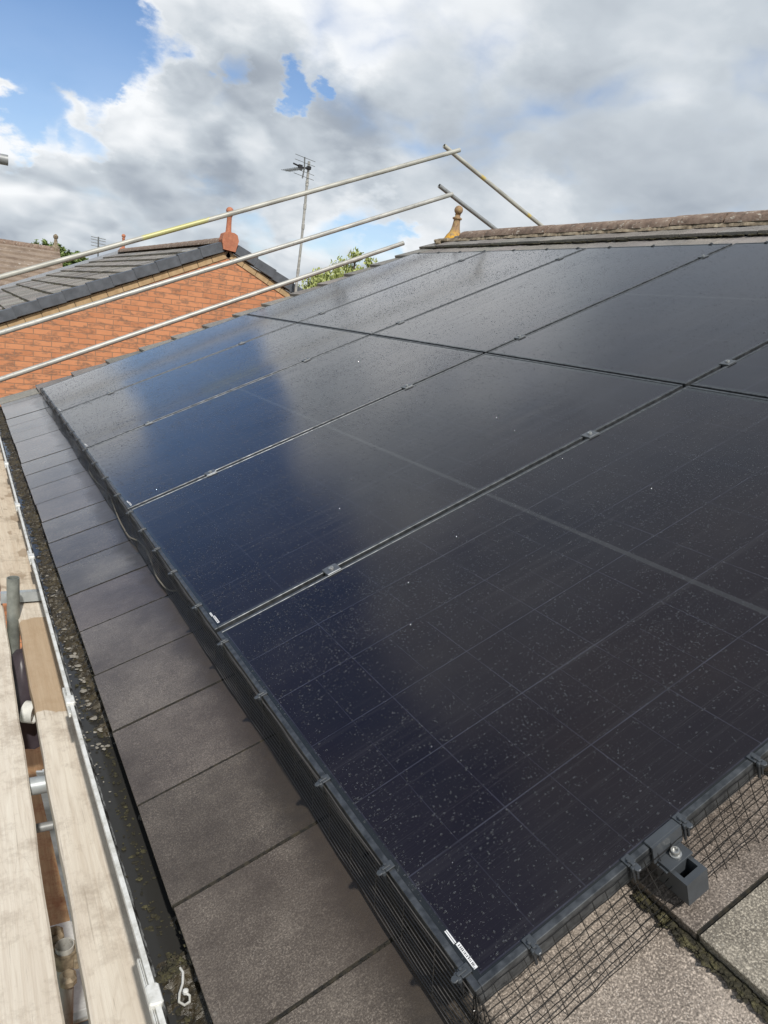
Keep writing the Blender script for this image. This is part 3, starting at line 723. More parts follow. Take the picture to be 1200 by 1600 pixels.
# ------------------------------------------------------------------ solar panels
def panel_mesh():
    f = MB(); w_ = .0105; h = -.035
    a = .0
    f.bevbox((0, 0, h), (w_, PW, a), .0011); f.bevbox((PL-w_, 0, h), (PL, PW, a), .0011)
    f.bevbox((w_-.0002, 0, h), (PL-w_+.0002, w_, a-.00015), .0011); f.bevbox((w_-.0002, PW-w_, h), (PL-w_+.0002, PW, a-.00015), .0011)
    g = MB(); g.add([(w_-.001, w_-.001, -.0016), (PL-w_+.001, w_-.001, -.0016), (PL-w_+.001, PW-w_+.001, -.0016), (w_-.001, PW-w_+.001, -.0016)], [(0, 1, 2, 3)])
    b = MB(); b.add([(w_, w_, -.008), (w_, PW-w_, -.008), (PL-w_, PW-w_, -.008), (PL-w_, w_, -.008)], [(0, 1, 2, 3)])
    s = MB(); s.box((.0165, .024, -.0014), (.0225, .068, -.0010)); s.box((.0145, .070, -.0014), (.0163, .0935, -.0010)); s.box((.0172, .070, -.0014), (.0190, .0935, -.0010))
    tk = MB(); y = .028
    while y < .064:
        wd = random.choice((.0006, .0009, .0014)); tk.box((.0178, y, -.0009), (.0212, y+wd, -.0007)); y += wd+random.choice((.0009, .0014, .0022))
    return f, g, b, s, tk
FM, GM, BM, SM, TM = panel_mesh()
cols_n = ['nearest', 'second', 'third', 'fourth', 'farthest']
first = None
simple('label_white', (.78, .78, .78), .5); simple('ink', (.06, .06, .07), .6); simple('backsheet', (.01, .01, .01), .7)
for row in range(2):
    for c_ in range(5):
        lab = '%s black solar panel of the %s row, counted from the camera' % (cols_n[c_], ('lower' if row == 0 else 'upper'))
        loc = RP(row*PV, c_*PU, 0)
        if first is None:
            first = thing('solar_panel', lab, 'solar panel', loc, ROOF_ROT, 'black solar panels in two rows on the roof')
            part('frame', FM, M['frame'], first, local=True); part('glass', GM, M['glass'], first, local=True); part('backsheet', BM, M['backsheet'], first, local=True)
            sk = part('barcode_sticker', SM, M['label_white'], first, local=True); part('printing', TM, M['ink'], sk, local=True)
        else:
            r = first.copy(); C.objects.link(r); r.location = loc; r['label'] = lab
            for ch in list(first.children):
                if row == 1 and ch.name.startswith('barcode'): continue
                q = ch.copy(); C.objects.link(q); q.parent = r
                for gch in list(ch.children):
                    z = gch.copy(); C.objects.link(z); z.parent = q
# ------------------------------------------------------------------ mid clamps
ordn = ['first', 'second', 'third', 'fourth']; hgt = ['lowest', 'second lowest', 'second highest', 'highest']
proto = None
for s_ in range(4):
    for k, v in enumerate((.352, 1.325, 1.99, 3.30)):
        lab = 'grey metal mid clamp, %s of four on the %s panel seam from the camera' % (hgt[k], ordn[s_])
        loc = RP(v, (s_+1)*PU-.010, 0)
        if proto is None:
            proto = thing('mid_clamp', lab, 'clamp', loc, ROOF_ROT, 'clamps holding the solar panels down')
            b = MB(); b.bevbox((-.022, -.0205, .0006), (.022, .0205, .0046), .0014); b.box((-.0205, -.0065, -.030), (.0205, .0065, .0008)); part('clamp_plate', b, M['clamp_metal'], proto, local=True)
            b = MB(); b.lathe([(.0072, .0046), (.0072, .0088), (.0062, .0096), (.0038, .0096), (.0034, .006), (.0004, .006)], 14); part('bolt', b, M['steel_bolt'], proto, local=True, smooth=True)
        else:
            r = proto.copy(); C.objects.link(r); r.location = loc; r['label'] = lab
            for ch in proto.children: q = ch.copy(); C.objects.link(q); q.parent = r

# ------------------------------------------------------------------ bird net and clips
UE = 5*PU-.02; VE = PV+PL
def net(path_len, P0, name, lab, outward, flare, wig, du=.0215, rows=10, rh=.0007, mat='net_black'):
    b = MB(); n = int(path_len/du)
    offs = [random.uniform(-.07, .07)*du for _ in range(n+1)]
    def prof(s, t, seed=0):
        # t 0..1 from the frame down to the tiles
        bulge = wig*(math.sin(s*7.1)*.5+math.sin(s*13.7+1)*.2+math.sin(s*3.3+2)*.4)
        o_ = outward+flare*t**1.3+(bulge*math.sin(t*math.pi*.8)); nn = -.006-.104*t+.006*math.sin(s*7)*t
        if t > .9: nn = max(nn, -.112)
        return o_, nn
    for i in range(n+1):
        s = i*du; pts = []
        for j in range(rows+1):
            t = j/rows; o_, nn = prof(s, t); pts.append(P0(s+offs[i]*t+.0018*math.sin(s*17+t*3), o_, nn))
        b.tube(pts, .00070, 4, cap=False)
        b.add([Vector(pts[0])+Vector(q)*.0012 for q in ((1, 0, 0), (0, 1, 0), (-1, 0, 0), (0, -1, 0), (0, 0, 1), (0, 0, -1))], [(0, 1, 4), (1, 2, 4), (2, 3, 4), (3, 0, 4), (1, 0, 5), (2, 1, 5), (3, 2, 5), (0, 3, 5)])
    for j in range(rows+1):
        t = j/rows; pts = []
        nn_ = n*2
        for i in range(nn_+1):
            s = i*du/2; o_, nn = prof(s, t); pts.append(P0(s, o_+.0006*math.sin(s*110+j*1.3), nn+.0006*math.sin(s*70+j*.9)))
        b.tube(pts, rh, 4, cap=False)
    single(name, b, M[mat], lab, 'netting', loc=(0, 0, 0), rot=ROOF_ROT, local=True)
net(UE, lambda s, o, n: (-.003-o, s, n), 'bird_net', 'black bird netting along the eaves edge of the solar panels', .001, .030, .006, du=.09, rows=11, rh=.0010, mat='net_glint')
net(VE, lambda s, o, n: (s, -.003-o, n), 'bird_net', 'black bird netting along the near edge of the panels, flared over the tiles', .001, .038, .009, du=.0255, rows=8)
# corner bundle of net
b = MB()
for j in range(11):
    t = j/10; r = .004+.032*t; pts = []
    for k in range(9):
        a = math.pi/2*k/8; w_ = r*(1+.2*math.sin(k*2+j)); pts.append((-w_*math.sin(a) if True else 0, -w_*math.cos(a), -.006-.104*t+.003*math.sin(k+j)))
    b.tube(pts, .0008, 4, cap=False)
for k in range(9):
    a = math.pi/2*k/8; b.tube([(-(.004+.03*t)*math.sin(a)+.003*math.sin(t*7+k), -(.004+.03*t)*math.cos(a), -.006-.104*t) for t in np.linspace(0, 1, 8)], .0009, 4, cap=False)
single('bird_net', b, M['net_black'], 'crumpled corner of black bird netting under the nearest panel corner', 'netting', rot=ROOF_ROT, local=True)

proto = None
def clip_parts(root):
    b = MB(); b.bevbox((-.009, -.004, .0004), (.009, .016, .0036), .001)      # top tongue over the frame; local y points inwards
    b.bevbox((-.0035, -.009, .0030), (.0035, .010, .0062), .0012)
    b.bevbox((-.008, -.0125, -.008), (.008, -.004, .0030), .0018)
    part('clip_head', b, M['dark_grey_plastic'], root, local=True)
    b = MB(); b.lathe([(.0052, -.0018), (.0064, -.001), (.0064, .001), (.0052, .0018)], 10, T=lambda x, y, z: (x+.001, y-.0150, z+.0012)); b.lathe([(.003, 0), (.0028, .003), (.001, .0035)], 8, T=lambda x, y, z: (x-.003, y+.001, z+.006)); part('clip_ring', b, M['dark_grey_plastic'], root, local=True)
    b = MB(); b.bevbox((-.007, -.0105, -.038), (-.0015, -.0055, -.006), .001); b.bevbox((.0015, -.0105, -.036), (.007, -.0055, -.006), .001); part('clip_leg', b, M['black_plastic'], root, local=True)
nth = lambda i: ('first', 'second', 'third', 'fourth', 'fifth', 'sixth', 'seventh', 'eighth', 'ninth', 'tenth', 'eleventh', 'twelfth', 'thirteenth', 'fourteenth', 'fifteenth', 'sixteenth', 'seventeenth', 'eighteenth', 'nineteenth', 'twentieth', 'twenty-first', 'twenty-second', 'twenty-third')[i]
def place_clip(v, u, rz, lab):
    global proto
    Mx = Matrix.Rotation(-A, 4, 'Y') @ Matrix.Rotation(rz, 4, 'Z')
    if proto is None:
        proto = thing('net_clip', lab, 'clip', RP(v, u, 0), Mx.to_euler(), 'clips holding the bird netting to the panels'); proto.scale = (.82, .82, .82); clip_parts(proto)
    else:
        r = proto.copy(); C.objects.link(r); r.location = RP(v, u, 0); r.rotation_euler = Mx.to_euler(); r['label'] = lab
        for ch in proto.children: q = ch.copy(); C.objects.link(q); q.parent = r
eu = [.030, .237, .474, .801, 1.076, 1.314, 1.589, 1.81, 2.03, 2.26, 2.52, 2.82, 3.12, 3.43, 3.70, 3.93, 4.20, 4.53, 4.79, 5.08, 5.32, 5.58, 5.74]
for i, u in enumerate(eu): place_clip(0, u, -math.pi/2, 'black net clip on the eaves edge of the panels, %s from the camera' % nth(i))
for i, v in enumerate((.097, .284, .391, .560, .80, 1.05)): place_clip(v, 0, 0, 'black net clip on the near panel edge, %s up from the corner' % nth(i))
for i, u in enumerate((1.4, 1.75, 2.1, 2.45, 2.873, 3.24, 3.541, 3.865, 4.25, 4.636, 4.985, 5.32, 5.66)): place_clip(VE, u, math.pi/2, 'black net clip on the top panel edge by the ridge, %s from the right' % nth(i))

# cable hanging out under the array
b = MB(); cp = [(.02, 3.55, -.085), (-.022, 3.42, -.095), (-.030, 3.28, -.100), (-.026, 3.126, -.098), (-.020, 2.953, -.080), (-.016, 2.80, -.072), (-.024, 2.675, -.085), (-.036, 2.52, -.096), (-.040, 2.397, -.100), (-.040, 2.278, -.099), (-.022, 2.15, -.082), (-.018, 2.021, -.080), (-.030, 1.889, -.096), (-.036, 1.80, -.100), (-.024, 1.70, -.106), (.02, 1.66, -.108)]
from mathutils import geometry
cpp = []
for i in range(len(cp)-1):
    p0 = Vector(cp[max(i-1, 0)]); p1 = Vector(cp[i]); p2 = Vector(cp[i+1]); p3 = Vector(cp[min(i+2, len(cp)-1)])
    for t in (0, .25, .5, .75): cpp.append(.5*((2*p1)+(p2-p0)*t+(2*p0-5*p1+4*p2-p3)*t*t+(3*p1-p0-3*p2+p3)*t**3))
b.tube(cpp, .0030, 6); single('electric_cable', b, M['cable_grey'], 'thin grey cable looping out below the netting on the eaves side', 'cable', rot=ROOF_ROT, local=True, smooth=True)

# ------------------------------------------------------------------ water drops on the panels
def droplets():
    centers = []; rads = []
    def field(v, u): return .5+.5*vnoise(v*.7, u*.7, 1.0)
    def scatter(n, v0, v1, u0, u1, r0, r1, clus=1.6):
        k = 0
        V = rng.uniform(v0, v1, n*2); U = rng.uniform(u0, u1, n*2)
        for v, u in zip(V, U):
            pv = v % PV; pu = u % PU
            if pv < .014 or pv > PL-.014 or pu < .014 or pu > PW-.014: continue
            if random.random() > .25+.9*field(v, u)**clus: continue
            q = random.random()
            centers.append((v, u)); rads.append(r0+(r1-r0)*q**6); k += 1
            if k >= n: break
    scatter(34000, 0, PL, 0, PW, .00062, .0025)
    scatter(20000, 0, PL, PU, PU+PW, .0007, .0024)
    scatter(11000, 0, PL, 2*PU, 3*PU-.02, .0011, .0027)
    scatter(13000, 0, PL, 3*PU, UE, .0012, .0029)
    scatter(9000, PV, VE, 1*PU, 3*PU, .0012, .0028)
    scatter(15000, PV, VE, 3*PU, UE, .0013, .0031)
    # crowd caught on the lower near frame
    for i in range(90):
        centers.append((abs(random.gauss(.014, .012))+.012, min(abs(random.gauss(.24, .07)), 1))); rads.append(random.uniform(.0006, .0018))
    c = np.array(centers, dtype=np.float32); r = np.array(rads, dtype=np.float32); n = len(c); S = 7
    an = np.arange(S)*2*np.pi/S
    prof = [(1.0, 0.0), (.80, .36), (.38, .58)]
    vs = np.zeros((n, 3*S+1, 3), np.float32); sx = rng.uniform(.85, 1.25, n).astype(np.float32)
    for k, (pr_, h) in enumerate(prof):
        vs[:, k*S:(k+1)*S, 0] = c[:, 0:1]+np.cos(an)[None]*pr_*(r*sx)[:, None]; vs[:, k*S:(k+1)*S, 1] = c[:, 1:2]+np.sin(an)[None]*pr_*(r/sx)[:, None]
        vs[:, k*S:(k+1)*S, 2] = -.00155+h*r[:, None]
    vs[:, -1, 0] = c[:, 0]; vs[:, -1, 1] = c[:, 1]; vs[:, -1, 2] = -.00155+.64*r
    faces = []
    for k in range(2):
        for i in range(S):
            j = (i+1) % S; faces.append((k*S+i, k*S+j, (k+1)*S+j, (k+1)*S+i))
    quads = np.array(faces); tri = np.array([(2*S+i, 2*S+(i+1) % S, 3*S) for i in range(S)])
    base = (np.arange(n)*(3*S+1))[:, None, None]
    q = (quads[None]+base).reshape(-1); t3 = (tri[None]+base).reshape(-1)
    me = bpy.data.meshes.new('water_drops'); nq = n*len(quads); nt_ = n*len(tri)
    me.vertices.add(n*(3*S+1)); me.vertices.foreach_set('co', vs.reshape(-1))
    me.loops.add(len(q)+len(t3)); me.loops.foreach_set('vertex_index', np.concatenate([q, t3]).astype(np.int32))
    me.polygons.add(nq+nt_); st = np.concatenate([np.arange(nq)*4, nq*4+np.arange(nt_)*3]).astype(np.int32)
    me.polygons.foreach_set('loop_start', st)
    me.update(calc_edges=True); me.validate()
    me.polygons.foreach_set('use_smooth', [True]*len(me.polygons)); me.materials.append(M['drop'])
    o = bpy.data.objects.new('water_drops', me); C.objects.link(o); o.rotation_euler = ROOF_ROT; o['kind'] = 'stuff'; o['label'] = 'small rain drops beaded all over the solar panel glass'; o['category'] = 'rain drops'
droplets()

# ------------------------------------------------------------------ scaffold
def pole(p0, p1, lab, mat='pole', hollow=.12, r=.02415, group='galvanised scaffold tubes', extra=None, seg=20):
    p0 = Vector(p0); p1 = Vector(p1); L_ = (p1-p0).length
    b = MB(); b.tube([(L_*i/12, .0025*math.sin(i*1.3), .004*math.sin(i/12*math.pi)*-1) for i in range(13)], r, seg, hollow=hollow)
    q = (p1-p0).to_track_quat('X', 'Z')
    return single('scaffold_tube', b, M[mat], lab, 'scaffold tube', True, tuple(p0), q.to_euler(), group, local=True)
pole((-1.25, 7.0, .345), (4.40, 7.0, 2.815), 'top and longest of the three pale guard tubes rising past the far gable', 'pole_yellowed')
pole((-1.25, 7.0, -.14), (4.385, 7.0, 2.345), 'middle of the three pale guard tubes rising past the far gable')
pole((-1.25, 7.0, -.565), (3.82, 7.0, 1.722), 'lowest of the three pale guard tubes, ending over the green tree')
pole((4.26, 7.12, 2.845), (6.62, 7.12, 1.985), 'upper grey tube with yellow bands sloping down behind the ridge', 'pole_dirty')
pole((4.24, 7.08, 2.415), (6.4, 7.08, 1.635), 'lower grey tube sloping down behind the ridge next to the finial', 'pole_grey')
pole((-.358-2.2, 3.70, 1.355), (-.337, 3.70, 1.352), 'short grey tube end poking in at the left edge against the sky', 'pole_grey')
# right-angle couplers at the crossings on the far gable standards (hidden side of the gable, out to the left)
t_ = pole((-.398, 2.37, -2.6), (-.398, 2.37, -.285), 'upright greenish grey tube standing in the gap between the boards', 'galv_old', r=.0225)
# fitting on the standard
def coupler(loc, lab, axis='Z', s=1.0, mat='galv_fresh', second=True):
    r = thing('tube_coupler', lab, 'coupler', loc)
    l = Vector(loc); b = MB()
    b.lathe([(.0255, -.022), (.033, -.022), (.034, 0), (.033, .022), (.0255, .022), (.0255, -.022)], 18, T=lambda x, y, z: (l.x+x, l.y+y, l.z+z)); part('clamp_band', b, M[mat], r, True)
    b = MB(); b.tube([l+Vector((.028, -.032, .0)), l+Vector((.052, -.032, .0))], .006, 8); b.lathe([(.011, -.006), (.011, .006)], 6, T=lambda x, y, z: (l.x+.046+z, l.y-.032+x, l.z+y)); part('bolt', b, M['steel_bolt'], r, True)
    b = MB(); b.bevbox((l.x+.018, l.y-.045, l.z-.016), (l.x+.036, l.y-.012, l.z+.016), .004); b.bevbox((l.x-.036, l.y+.008, l.z-.016), (l.x-.018, l.y+.042, l.z+.016), .004); part('lug', b, M[mat], r)
    return r
coupler((-.398, 2.37, -.80), 'ring fitting round the upright tube between the boards')
pole((-1.6, 1.36, -.515), (-.372, 1.36, -.515), 'shiny tube end lying crosswise just under the scaffold boards', 'galv_fresh', seg=24)
pole((-1.6, 1.42, -.70), (-.352, 1.42, -.70), 'thin dark crosswise tube below the shiny tube end', 'pole_grey', r=.013)
pole((-.345, 1.175, -3.4), (-.345, 1.175, -.90), 'open-topped upright tube seen from above in the gap', 'pole')
r = coupler((-.345, 1.175, -.935), 'rusty coupler gripping the open-topped tube between the boards', mat='terracotta')
simple('rusty', (.32, .26, .18), .6, .2, var=.5, sc=40)
for ch in r.children:
    if ch.name.startswith(('clamp_band', 'lug')): ch.data.materials[0] = M['rusty']
b = MB(); l = Vector((-.372, 1.225, -.91)); b.bevbox((l.x-.028, l.y-.02, l.z-.03), (l.x+.03, l.y+.03, l.z+.012), .01); b.lathe([(.012, 0), (.012, .01), (.006, .011)], 10, T=lambda x, y, z: (l.x+x, l.y+y, l.z+.013+z)); part('jaw', b, M['rusty'], r)
b = MB(); l = Vector((-.335, 1.115, -.94)); b.bevbox((l.x-.03, l.y-.035, l.z-.02), (l.x+.01, l.y+.01, l.z+.015), .01); part('jaw', b, M['rusty'], r)

BT = .038
def board(x0, x1, y0, y1, zt, lab, mat, bands=(0, 0), taper=0):
    r = thing('scaffold_board', lab, 'scaffold board', ((x0+x1)/2, y0, zt-BT), group='timber scaffold boards at the eaves')
    b = MB(); n = 40
    ring = [(x0, 0), (x0+.004, .004)]
    vs = []; fs = []
    for i in range(n+1):
        y = y0+(y1-y0)*i/n; wv = .0015*math.sin(i*.9)+.0012*math.sin(i*2.3); c = .005
        wl = .0022*math.sin(i*1.7+x0*9)
        pr = [(x0+wv+c, zt-BT), (x1+wv-c, zt-BT), (x1+wv, zt-BT+c), (x1+wv, zt-c), (x1+wv-c, zt+wl*.3), (x0+wv+c, zt+wl*.3), (x0+wv, zt-c), (x0+wv, zt-BT+c)]
        vs += [(a, y, z) for a, z in pr]
    for i in range(n):
        for k in range(8): fs.append((i*8+k, i*8+(k+1) % 8, (i+1)*8+(k+1) % 8, (i+1)*8+k))
    fs = [tuple(reversed(q)) for q in fs]
    fs += [tuple(range(8)), tuple(reversed([n*8+k for k in range(8)]))]
    b.add(vs, fs); part('plank', b, M[mat], r)
    for e, y in enumerate((y0, y1)):
        if bands[e]:
            s = 1 if e == 0 else -1; m_ = MB(); ya, yb = sorted((y-s*.002, y+s*.022)); t = .0015
            m_.box((x0-t, ya, zt+.0002), (x1+t, yb, zt+.002)); m_.box((x0-t, ya, zt-BT-.002), (x1+t, yb, zt-BT-.0003)); m_.box((x0-.003, ya, zt-BT-.002), (x0-.0016, yb, zt+.002)); m_.box((x1+.0016, ya, zt-BT-.002), (x1+.003, yb, zt+.002))
            if e == 0: m_.box((x0-.003, ya-.002, zt-BT-.002), (x1+.003, ya-.0003, zt+.002))
            part('end_band', m_, M['galv_fresh'], r)
    return r
ZB = -.45
board(-.664, -.437+.012, -2.2, 2.55, ZB, 'pale weathered scaffold board at the bottom left corner, widest in view', 'board_pale')
board(-.381, -.156, -1.4, 2.62, ZB, 'pale board next to the gutter with a brown patch at its far end', 'board_pale_stained')
board(-.432, -.207, 2.50, 6.40, ZB+.05, 'far board with dark damp spots running beside the gutter', 'board_spotted', bands=(1, 0))
board(-.664, -.440, 2.58, 6.1, ZB+.052, 'outer far board at the left edge, beyond the camera side board', 'board_spotted')
board(-.91, -.685, -2.2, 2.55, ZB, 'outermost pale scaffold board, mostly left of the frame', 'board_pale')
# things seen down the gap
board(-.30, -.055, -.5, 6.0, -2.46, 'brown lower level board deep down in the gap', 'board_brown')
board(-.55, -.32, -.5, 6.0, -2.46, 'second brown board of the lower level, under the walkway', 'board_brown')
b = MB(); b.tube([(-.375, 2.12, -.72), (-.340, 2.10, -.72)], .040, 20, hollow=.1); single('drain_pipe', b, M['pvc_white'], 'short white round pipe end under the boards', 'pipe', True, loc=(-.36, 2.11, -.75))
b = MB(); l0 = Vector((-.375, 2.16, -.66)); vs = []
prof = [(.01, -.30), (.09, -.26), (.105, -.10), (.08, .02), (.05, .08), (.02, .12)]
b.lathe(prof, 18, T=lambda x, y, z: (l0.x+x*(1+.15*math.sin(z*60+math.atan2(y, x)*5)), l0.y+.10+y*(1+.2*math.sin(math.atan2(y, x)*4+z*30)), l0.z+z))
single('plastic_bag', b, M['bag_dark'], 'crumpled dark plastic bag wedged in the gap below the boards', 'plastic bag', True, loc=tuple(l0))
def strut(p, q, lab):
    p = Vector(p); q = Vector(q); d = (q-p); L_ = d.length; r = thing('metal_strut', lab, 'strut', tuple(p), d.to_track_quat('X', 'Z').to_euler(), 'thin metal struts in the gap')
    b = MB(); b.bevbox((-.012, -.011, -.003), (L_, .011, .003), .001); b.box((-.012, -.012, -.012), (L_, -.0112, .003)); part('bar', b, M['aluminium'], r, local=True)
    b = MB(); b.lathe([(.004, .003), (.004, .006), (.001, .007)], 8, T=lambda x, y, z: (x+.004, y, z)); part('rivet', b, M['steel_bolt'], r, local=True)
strut((-.374, 1.55, -.607), (-.195, 2.09, -1.70), 'left one of two light grey flat struts running down the gap')
strut((-.358, 1.545, -.603), (-.172, 2.07, -1.72), 'right one of two light grey flat struts running down the gap')
pr = thing('porch_roof', 'white edged porch roof with dark grey slabs far below the boards', 'porch', (-.1, 2.2, -2.2))
b = MB(); b.box((-.32, 2.10, -2.26), (-.05, 2.62, -2.20)); part('white_cladding', b, M['pvc_white'], pr)
b = MB(); b.bevbox((-.34, 2.06, -2.20), (-.05, 2.098, -2.15), .004); part('white_trim', b, M['pvc_white'], pr)
b = MB()
for k in range(5): b.bevbox((-.40+k*.075, 1.55, -2.235), (-.40+k*.075+.071, 2.055, -2.21), .003)
part('slab', b, M['slate_grey'], pr)

# ------------------------------------------------------------------ neighbour house
NY = 10.5; NF = 18.7; NX = 2.92; NZ = 1.655; NT = math.tan(R(24.8)); NHW = 4.3
nh = thing('brick_house', 'orange brick gable house with dark grey verge caps and red clay finial', 'house', (NX, NY, GZ))
def nroofz(x): return NZ-abs(x-NX)*NT
mb = MB(); vs = [(NX-NHW, NY, GZ), (NX+NHW, NY, GZ), (NX+NHW, NY, nroofz(NX+NHW)-.10), (NX, NY, NZ-.10), (NX-NHW, NY, nroofz(NX-NHW)-.10)]
vs += [(a, NF-.1, c) for a, b_, c in vs]
mb.add(vs, [(0, 1, 2, 3, 4), (9, 8, 7, 6, 5), (3, 8, 9, 4), (2, 7, 8, 3)]); part('gable_wall', mb, M['brick_orange'], nh)
mb = MB(); vs = [(NX-NHW, NY, GZ), (NX-NHW, NF-.1, GZ), (NX-NHW, NF-.1, nroofz(NX-NHW)-.10), (NX-NHW, NY, nroofz(NX-NHW)-.10), (NX+NHW, NY, GZ), (NX+NHW, NF-.1, GZ), (NX+NHW, NF-.1, nroofz(NX+NHW)-.10), (NX+NHW, NY, nroofz(NX+NHW)-.10)]
mb.add(vs[:4], [(3, 2, 1, 0)]); part('side_wall', mb, M['brick_side'], nh); mb = MB(); mb.add(vs[4:], [(0, 1, 2, 3)]); part('side_wall', mb, M['brick_side'], nh)
ca, sa = math.cos(R(24.8)), math.sin(R(24.8))
def NR(side, d, y, n):   # d = distance down the slope from the ridge
    return (NX+side*(d*ca+n*sa), y, NZ-d*sa+n*ca)
# raking course of tan bricks under the verge
for side in (-1, 1):
    f = MB(); d = .10; L_ = .225
    while d < NHW/ca:
        f.bevbox((d+.004, -.014, -.175), (min(d+L_, NHW/ca)-.004, .03, -.085), .003, T=lambda a, b, c, s=side: NR(s, a, NY+b, c)); d += L_
    part('raking_course', f, M['brick_tan'], nh)
    f = MB(); f.box((.04, -.006, -.176), (NHW/ca, .02, -.084), T=lambda a, b, c, s=side: NR(s, a, NY+b, c)); part('mortar_strip', f, M['mortar'], nh)
# tile courses with thick tails
for side in (-1, 1):
    f = MB(); tn = []; k = 0; d = NHW/ca+.1
    DC = .335
    while d > .2:
        y = NY-.03
        while y < NF:
            y2 = min(y+.6, NF); jz = random.uniform(-.003, .003)
            vs = [NR(side, d, y, .045+jz), NR(side, d, y2, .045+jz), NR(side, d-DC-.05, y2, .014+jz), NR(side, d-DC-.05, y, .014+jz), NR(side, d, y, -.004), NR(side, d, y2, -.004)]
            f.add(vs, [(0, 1, 2, 3) if side > 0 else (3, 2, 1, 0), (4, 5, 1, 0) if side > 0 else (0, 1, 5, 4)]); tn += [tint()]*2
            y = y2
        d -= DC
    o = part('roof', f, M['tile_neigh'], nh); add_tint(o, tn)
    f = MB()
    d = NHW/ca+.1
    while d > .3:
        for i in range(int((NF-NY)/.05)):
            if random.random() < .75:
                s = random.uniform(.012, .034); lump(f, NR(side, d+.004, NY+.05*i+random.random()*.05, .012), s, 5, .8)
        d -= DC
    o = part('lap_moss', f, M['moss'], o)
# verge caps at the near gable (grey plastic dry verge units), strip at the far one
for side in (-1, 1):
    d = .12; k = 0
    while d < NHW/ca:
        f = MB(); L_ = .335; dn = .010 if k % 1 == 0 else 0
        d1 = min(d+L_, NHW/ca+.1)
        T = lambda a, b, c, s=side: NR(s, a, NY+b, c)
        # face plate and top return, each unit slightly fatter at its lower end
        vs = [(d, -.055, .062), (d1, -.062, .078), (d1, -.062, -.058), (d, -.055, -.070), (d, .06, .066), (d1, .06, .082), (d1, -.03, -.070), (d, -.03, -.080)]
        vs = [T(*q) for q in vs]
        fs = [(0, 1, 2, 3), (0, 4, 5, 1), (3, 2, 6, 7), (1, 5, 6, 2), (0, 3, 7, 4)]
        if side > 0: fs = [tuple(reversed(q)) for q in fs]
        f.add(vs, fs); part('verge_cap', f, M['lead_grey'], nh); d += L_-.004; k += 1
f = MB(); f.box((.0, NF-.12-NY, -.05), (NHW/ca+.1, NF+.02-NY, .085), T=lambda a, b, c: NR(-1, a, NY+b, c)); f.box((.0, NF-.12-NY, -.05), (NHW/ca+.1, NF+.02-NY, .085), T=lambda a, b, c: NR(1, a, NY+b, c)); part('far_verge', f, M['leadflash'], nh)
f = MB(); y = NY+.12
while y < NF:
    y2 = min(y+.445, NF); vs = []; fs = []; S = 10
    for yy in (y, y2):
        for i in range(S+1):
            a = math.pi*i/S; vs.append((NX+.125*math.cos(a), yy, NZ+.0+.10*math.sin(a)+(.004 if yy == y else 0)))
    for i in range(S): fs.append((i, S+1+i, S+2+i, i+1))
    fs.append(tuple(range(S+1))); f.add(vs, fs); y = y2+.004
part('ridge_tiles', f, M['ridge'], nh, True)
def finial(parent, x, y, z, mat, s=1.0, face=True):
    f = MB()
    prof = [(.10, .0), (.105, .03), (.085, .055), (.06, .075), (.048, .08), (.046, .085), (.040, .12), (.036, .22), (.036, .30), (.04, .31), (.046, .315), (.046, .325), (.03, .335), (.03, .345)]
    for i in range(9):
        a = -1.05+i*(math.pi/2+1.05)/8; prof.append((max(.055*math.cos(a), .002), .388+.052*math.sin(a)))
    f.lathe([(r*s, zz*s) for r, zz in prof], 20, T=lambda a, b, c: (x+a, y+b*.9, z+c)); o = part('finial', f, mat, parent, True)
    if face:
        g = MB(); pts = [(-.10, -.16), (.085, -.175), (.125, -.02), (.10, .06), (.05, .085), (-.05, .085), (-.10, .06), (-.125, -.03)]
        yb = y-.12; vs = [(x+a*s, yb-.012, z+c*s) for a, c in pts]+[(x+a*s, yb+.16, z+c*s) for a, c in pts]; n = len(pts)
        g.add(vs, [tuple(range(n)), tuple(range(2*n-1, n-1, -1))]+[(i, n+i, n+(i+1) % n, (i+1) % n) for i in range(n)]); part('end_plate', g, mat, o)
finial(nh, NX-.005, NY+.05, NZ+.075, M['terracotta'])
finial(nh, NX, NF-.1, NZ+.06, M['terracotta'], .85, False)

# brown roofed house far left
bh = thing('brick_house', 'distant house with plain brown tiled roof at the left edge', 'house', (-2, 25, GZ))
BX1 = 2.22; BZ = 1.735; BY = 25; BXL = -9
mb = MB(); mb.box((BXL+.3, BY-3.6, GZ), (BX1-.15, BY+3.6, BZ-2.0)); vs = [(BX1-.15, BY-3.6, BZ-2.0), (BX1-.15, BY+3.6, BZ-2.0), (BX1-.15, BY, BZ-.12), (BXL+.3, BY-3.6, BZ-2.0), (BXL+.3, BY+3.6, BZ-2.0), (BXL+.3, BY, BZ-.12)]
mb.add(vs, [(0, 1, 2), (5, 4, 3)]); part('wall', mb, M['brick_side'], bh)
for side in (-1, 1):
    f = MB(); sl = R(27); k = 0; d = 4.4
    while d > 0.05:
        z0 = BZ-d*math.sin(sl); y0 = BY+side*d*math.cos(sl); d1 = max(d-.34, 0); z1 = BZ-d1*math.sin(sl)-.02; y1 = BY+side*d1*math.cos(sl)
        vs = [(BXL, y0, z0+.04), (BX1, y0, z0+.04), (BX1, y1, z1), (BXL, y1, z1), (BXL, y0, z0-.03), (BX1, y0, z0-.03)]
        f.add(vs, [(0, 1, 2, 3), (4, 5, 1, 0)] if side < 0 else [(3, 2, 1, 0), (0, 1, 5, 4)]); d -= .34
    part('roof', f, M['tile_brown'], bh)
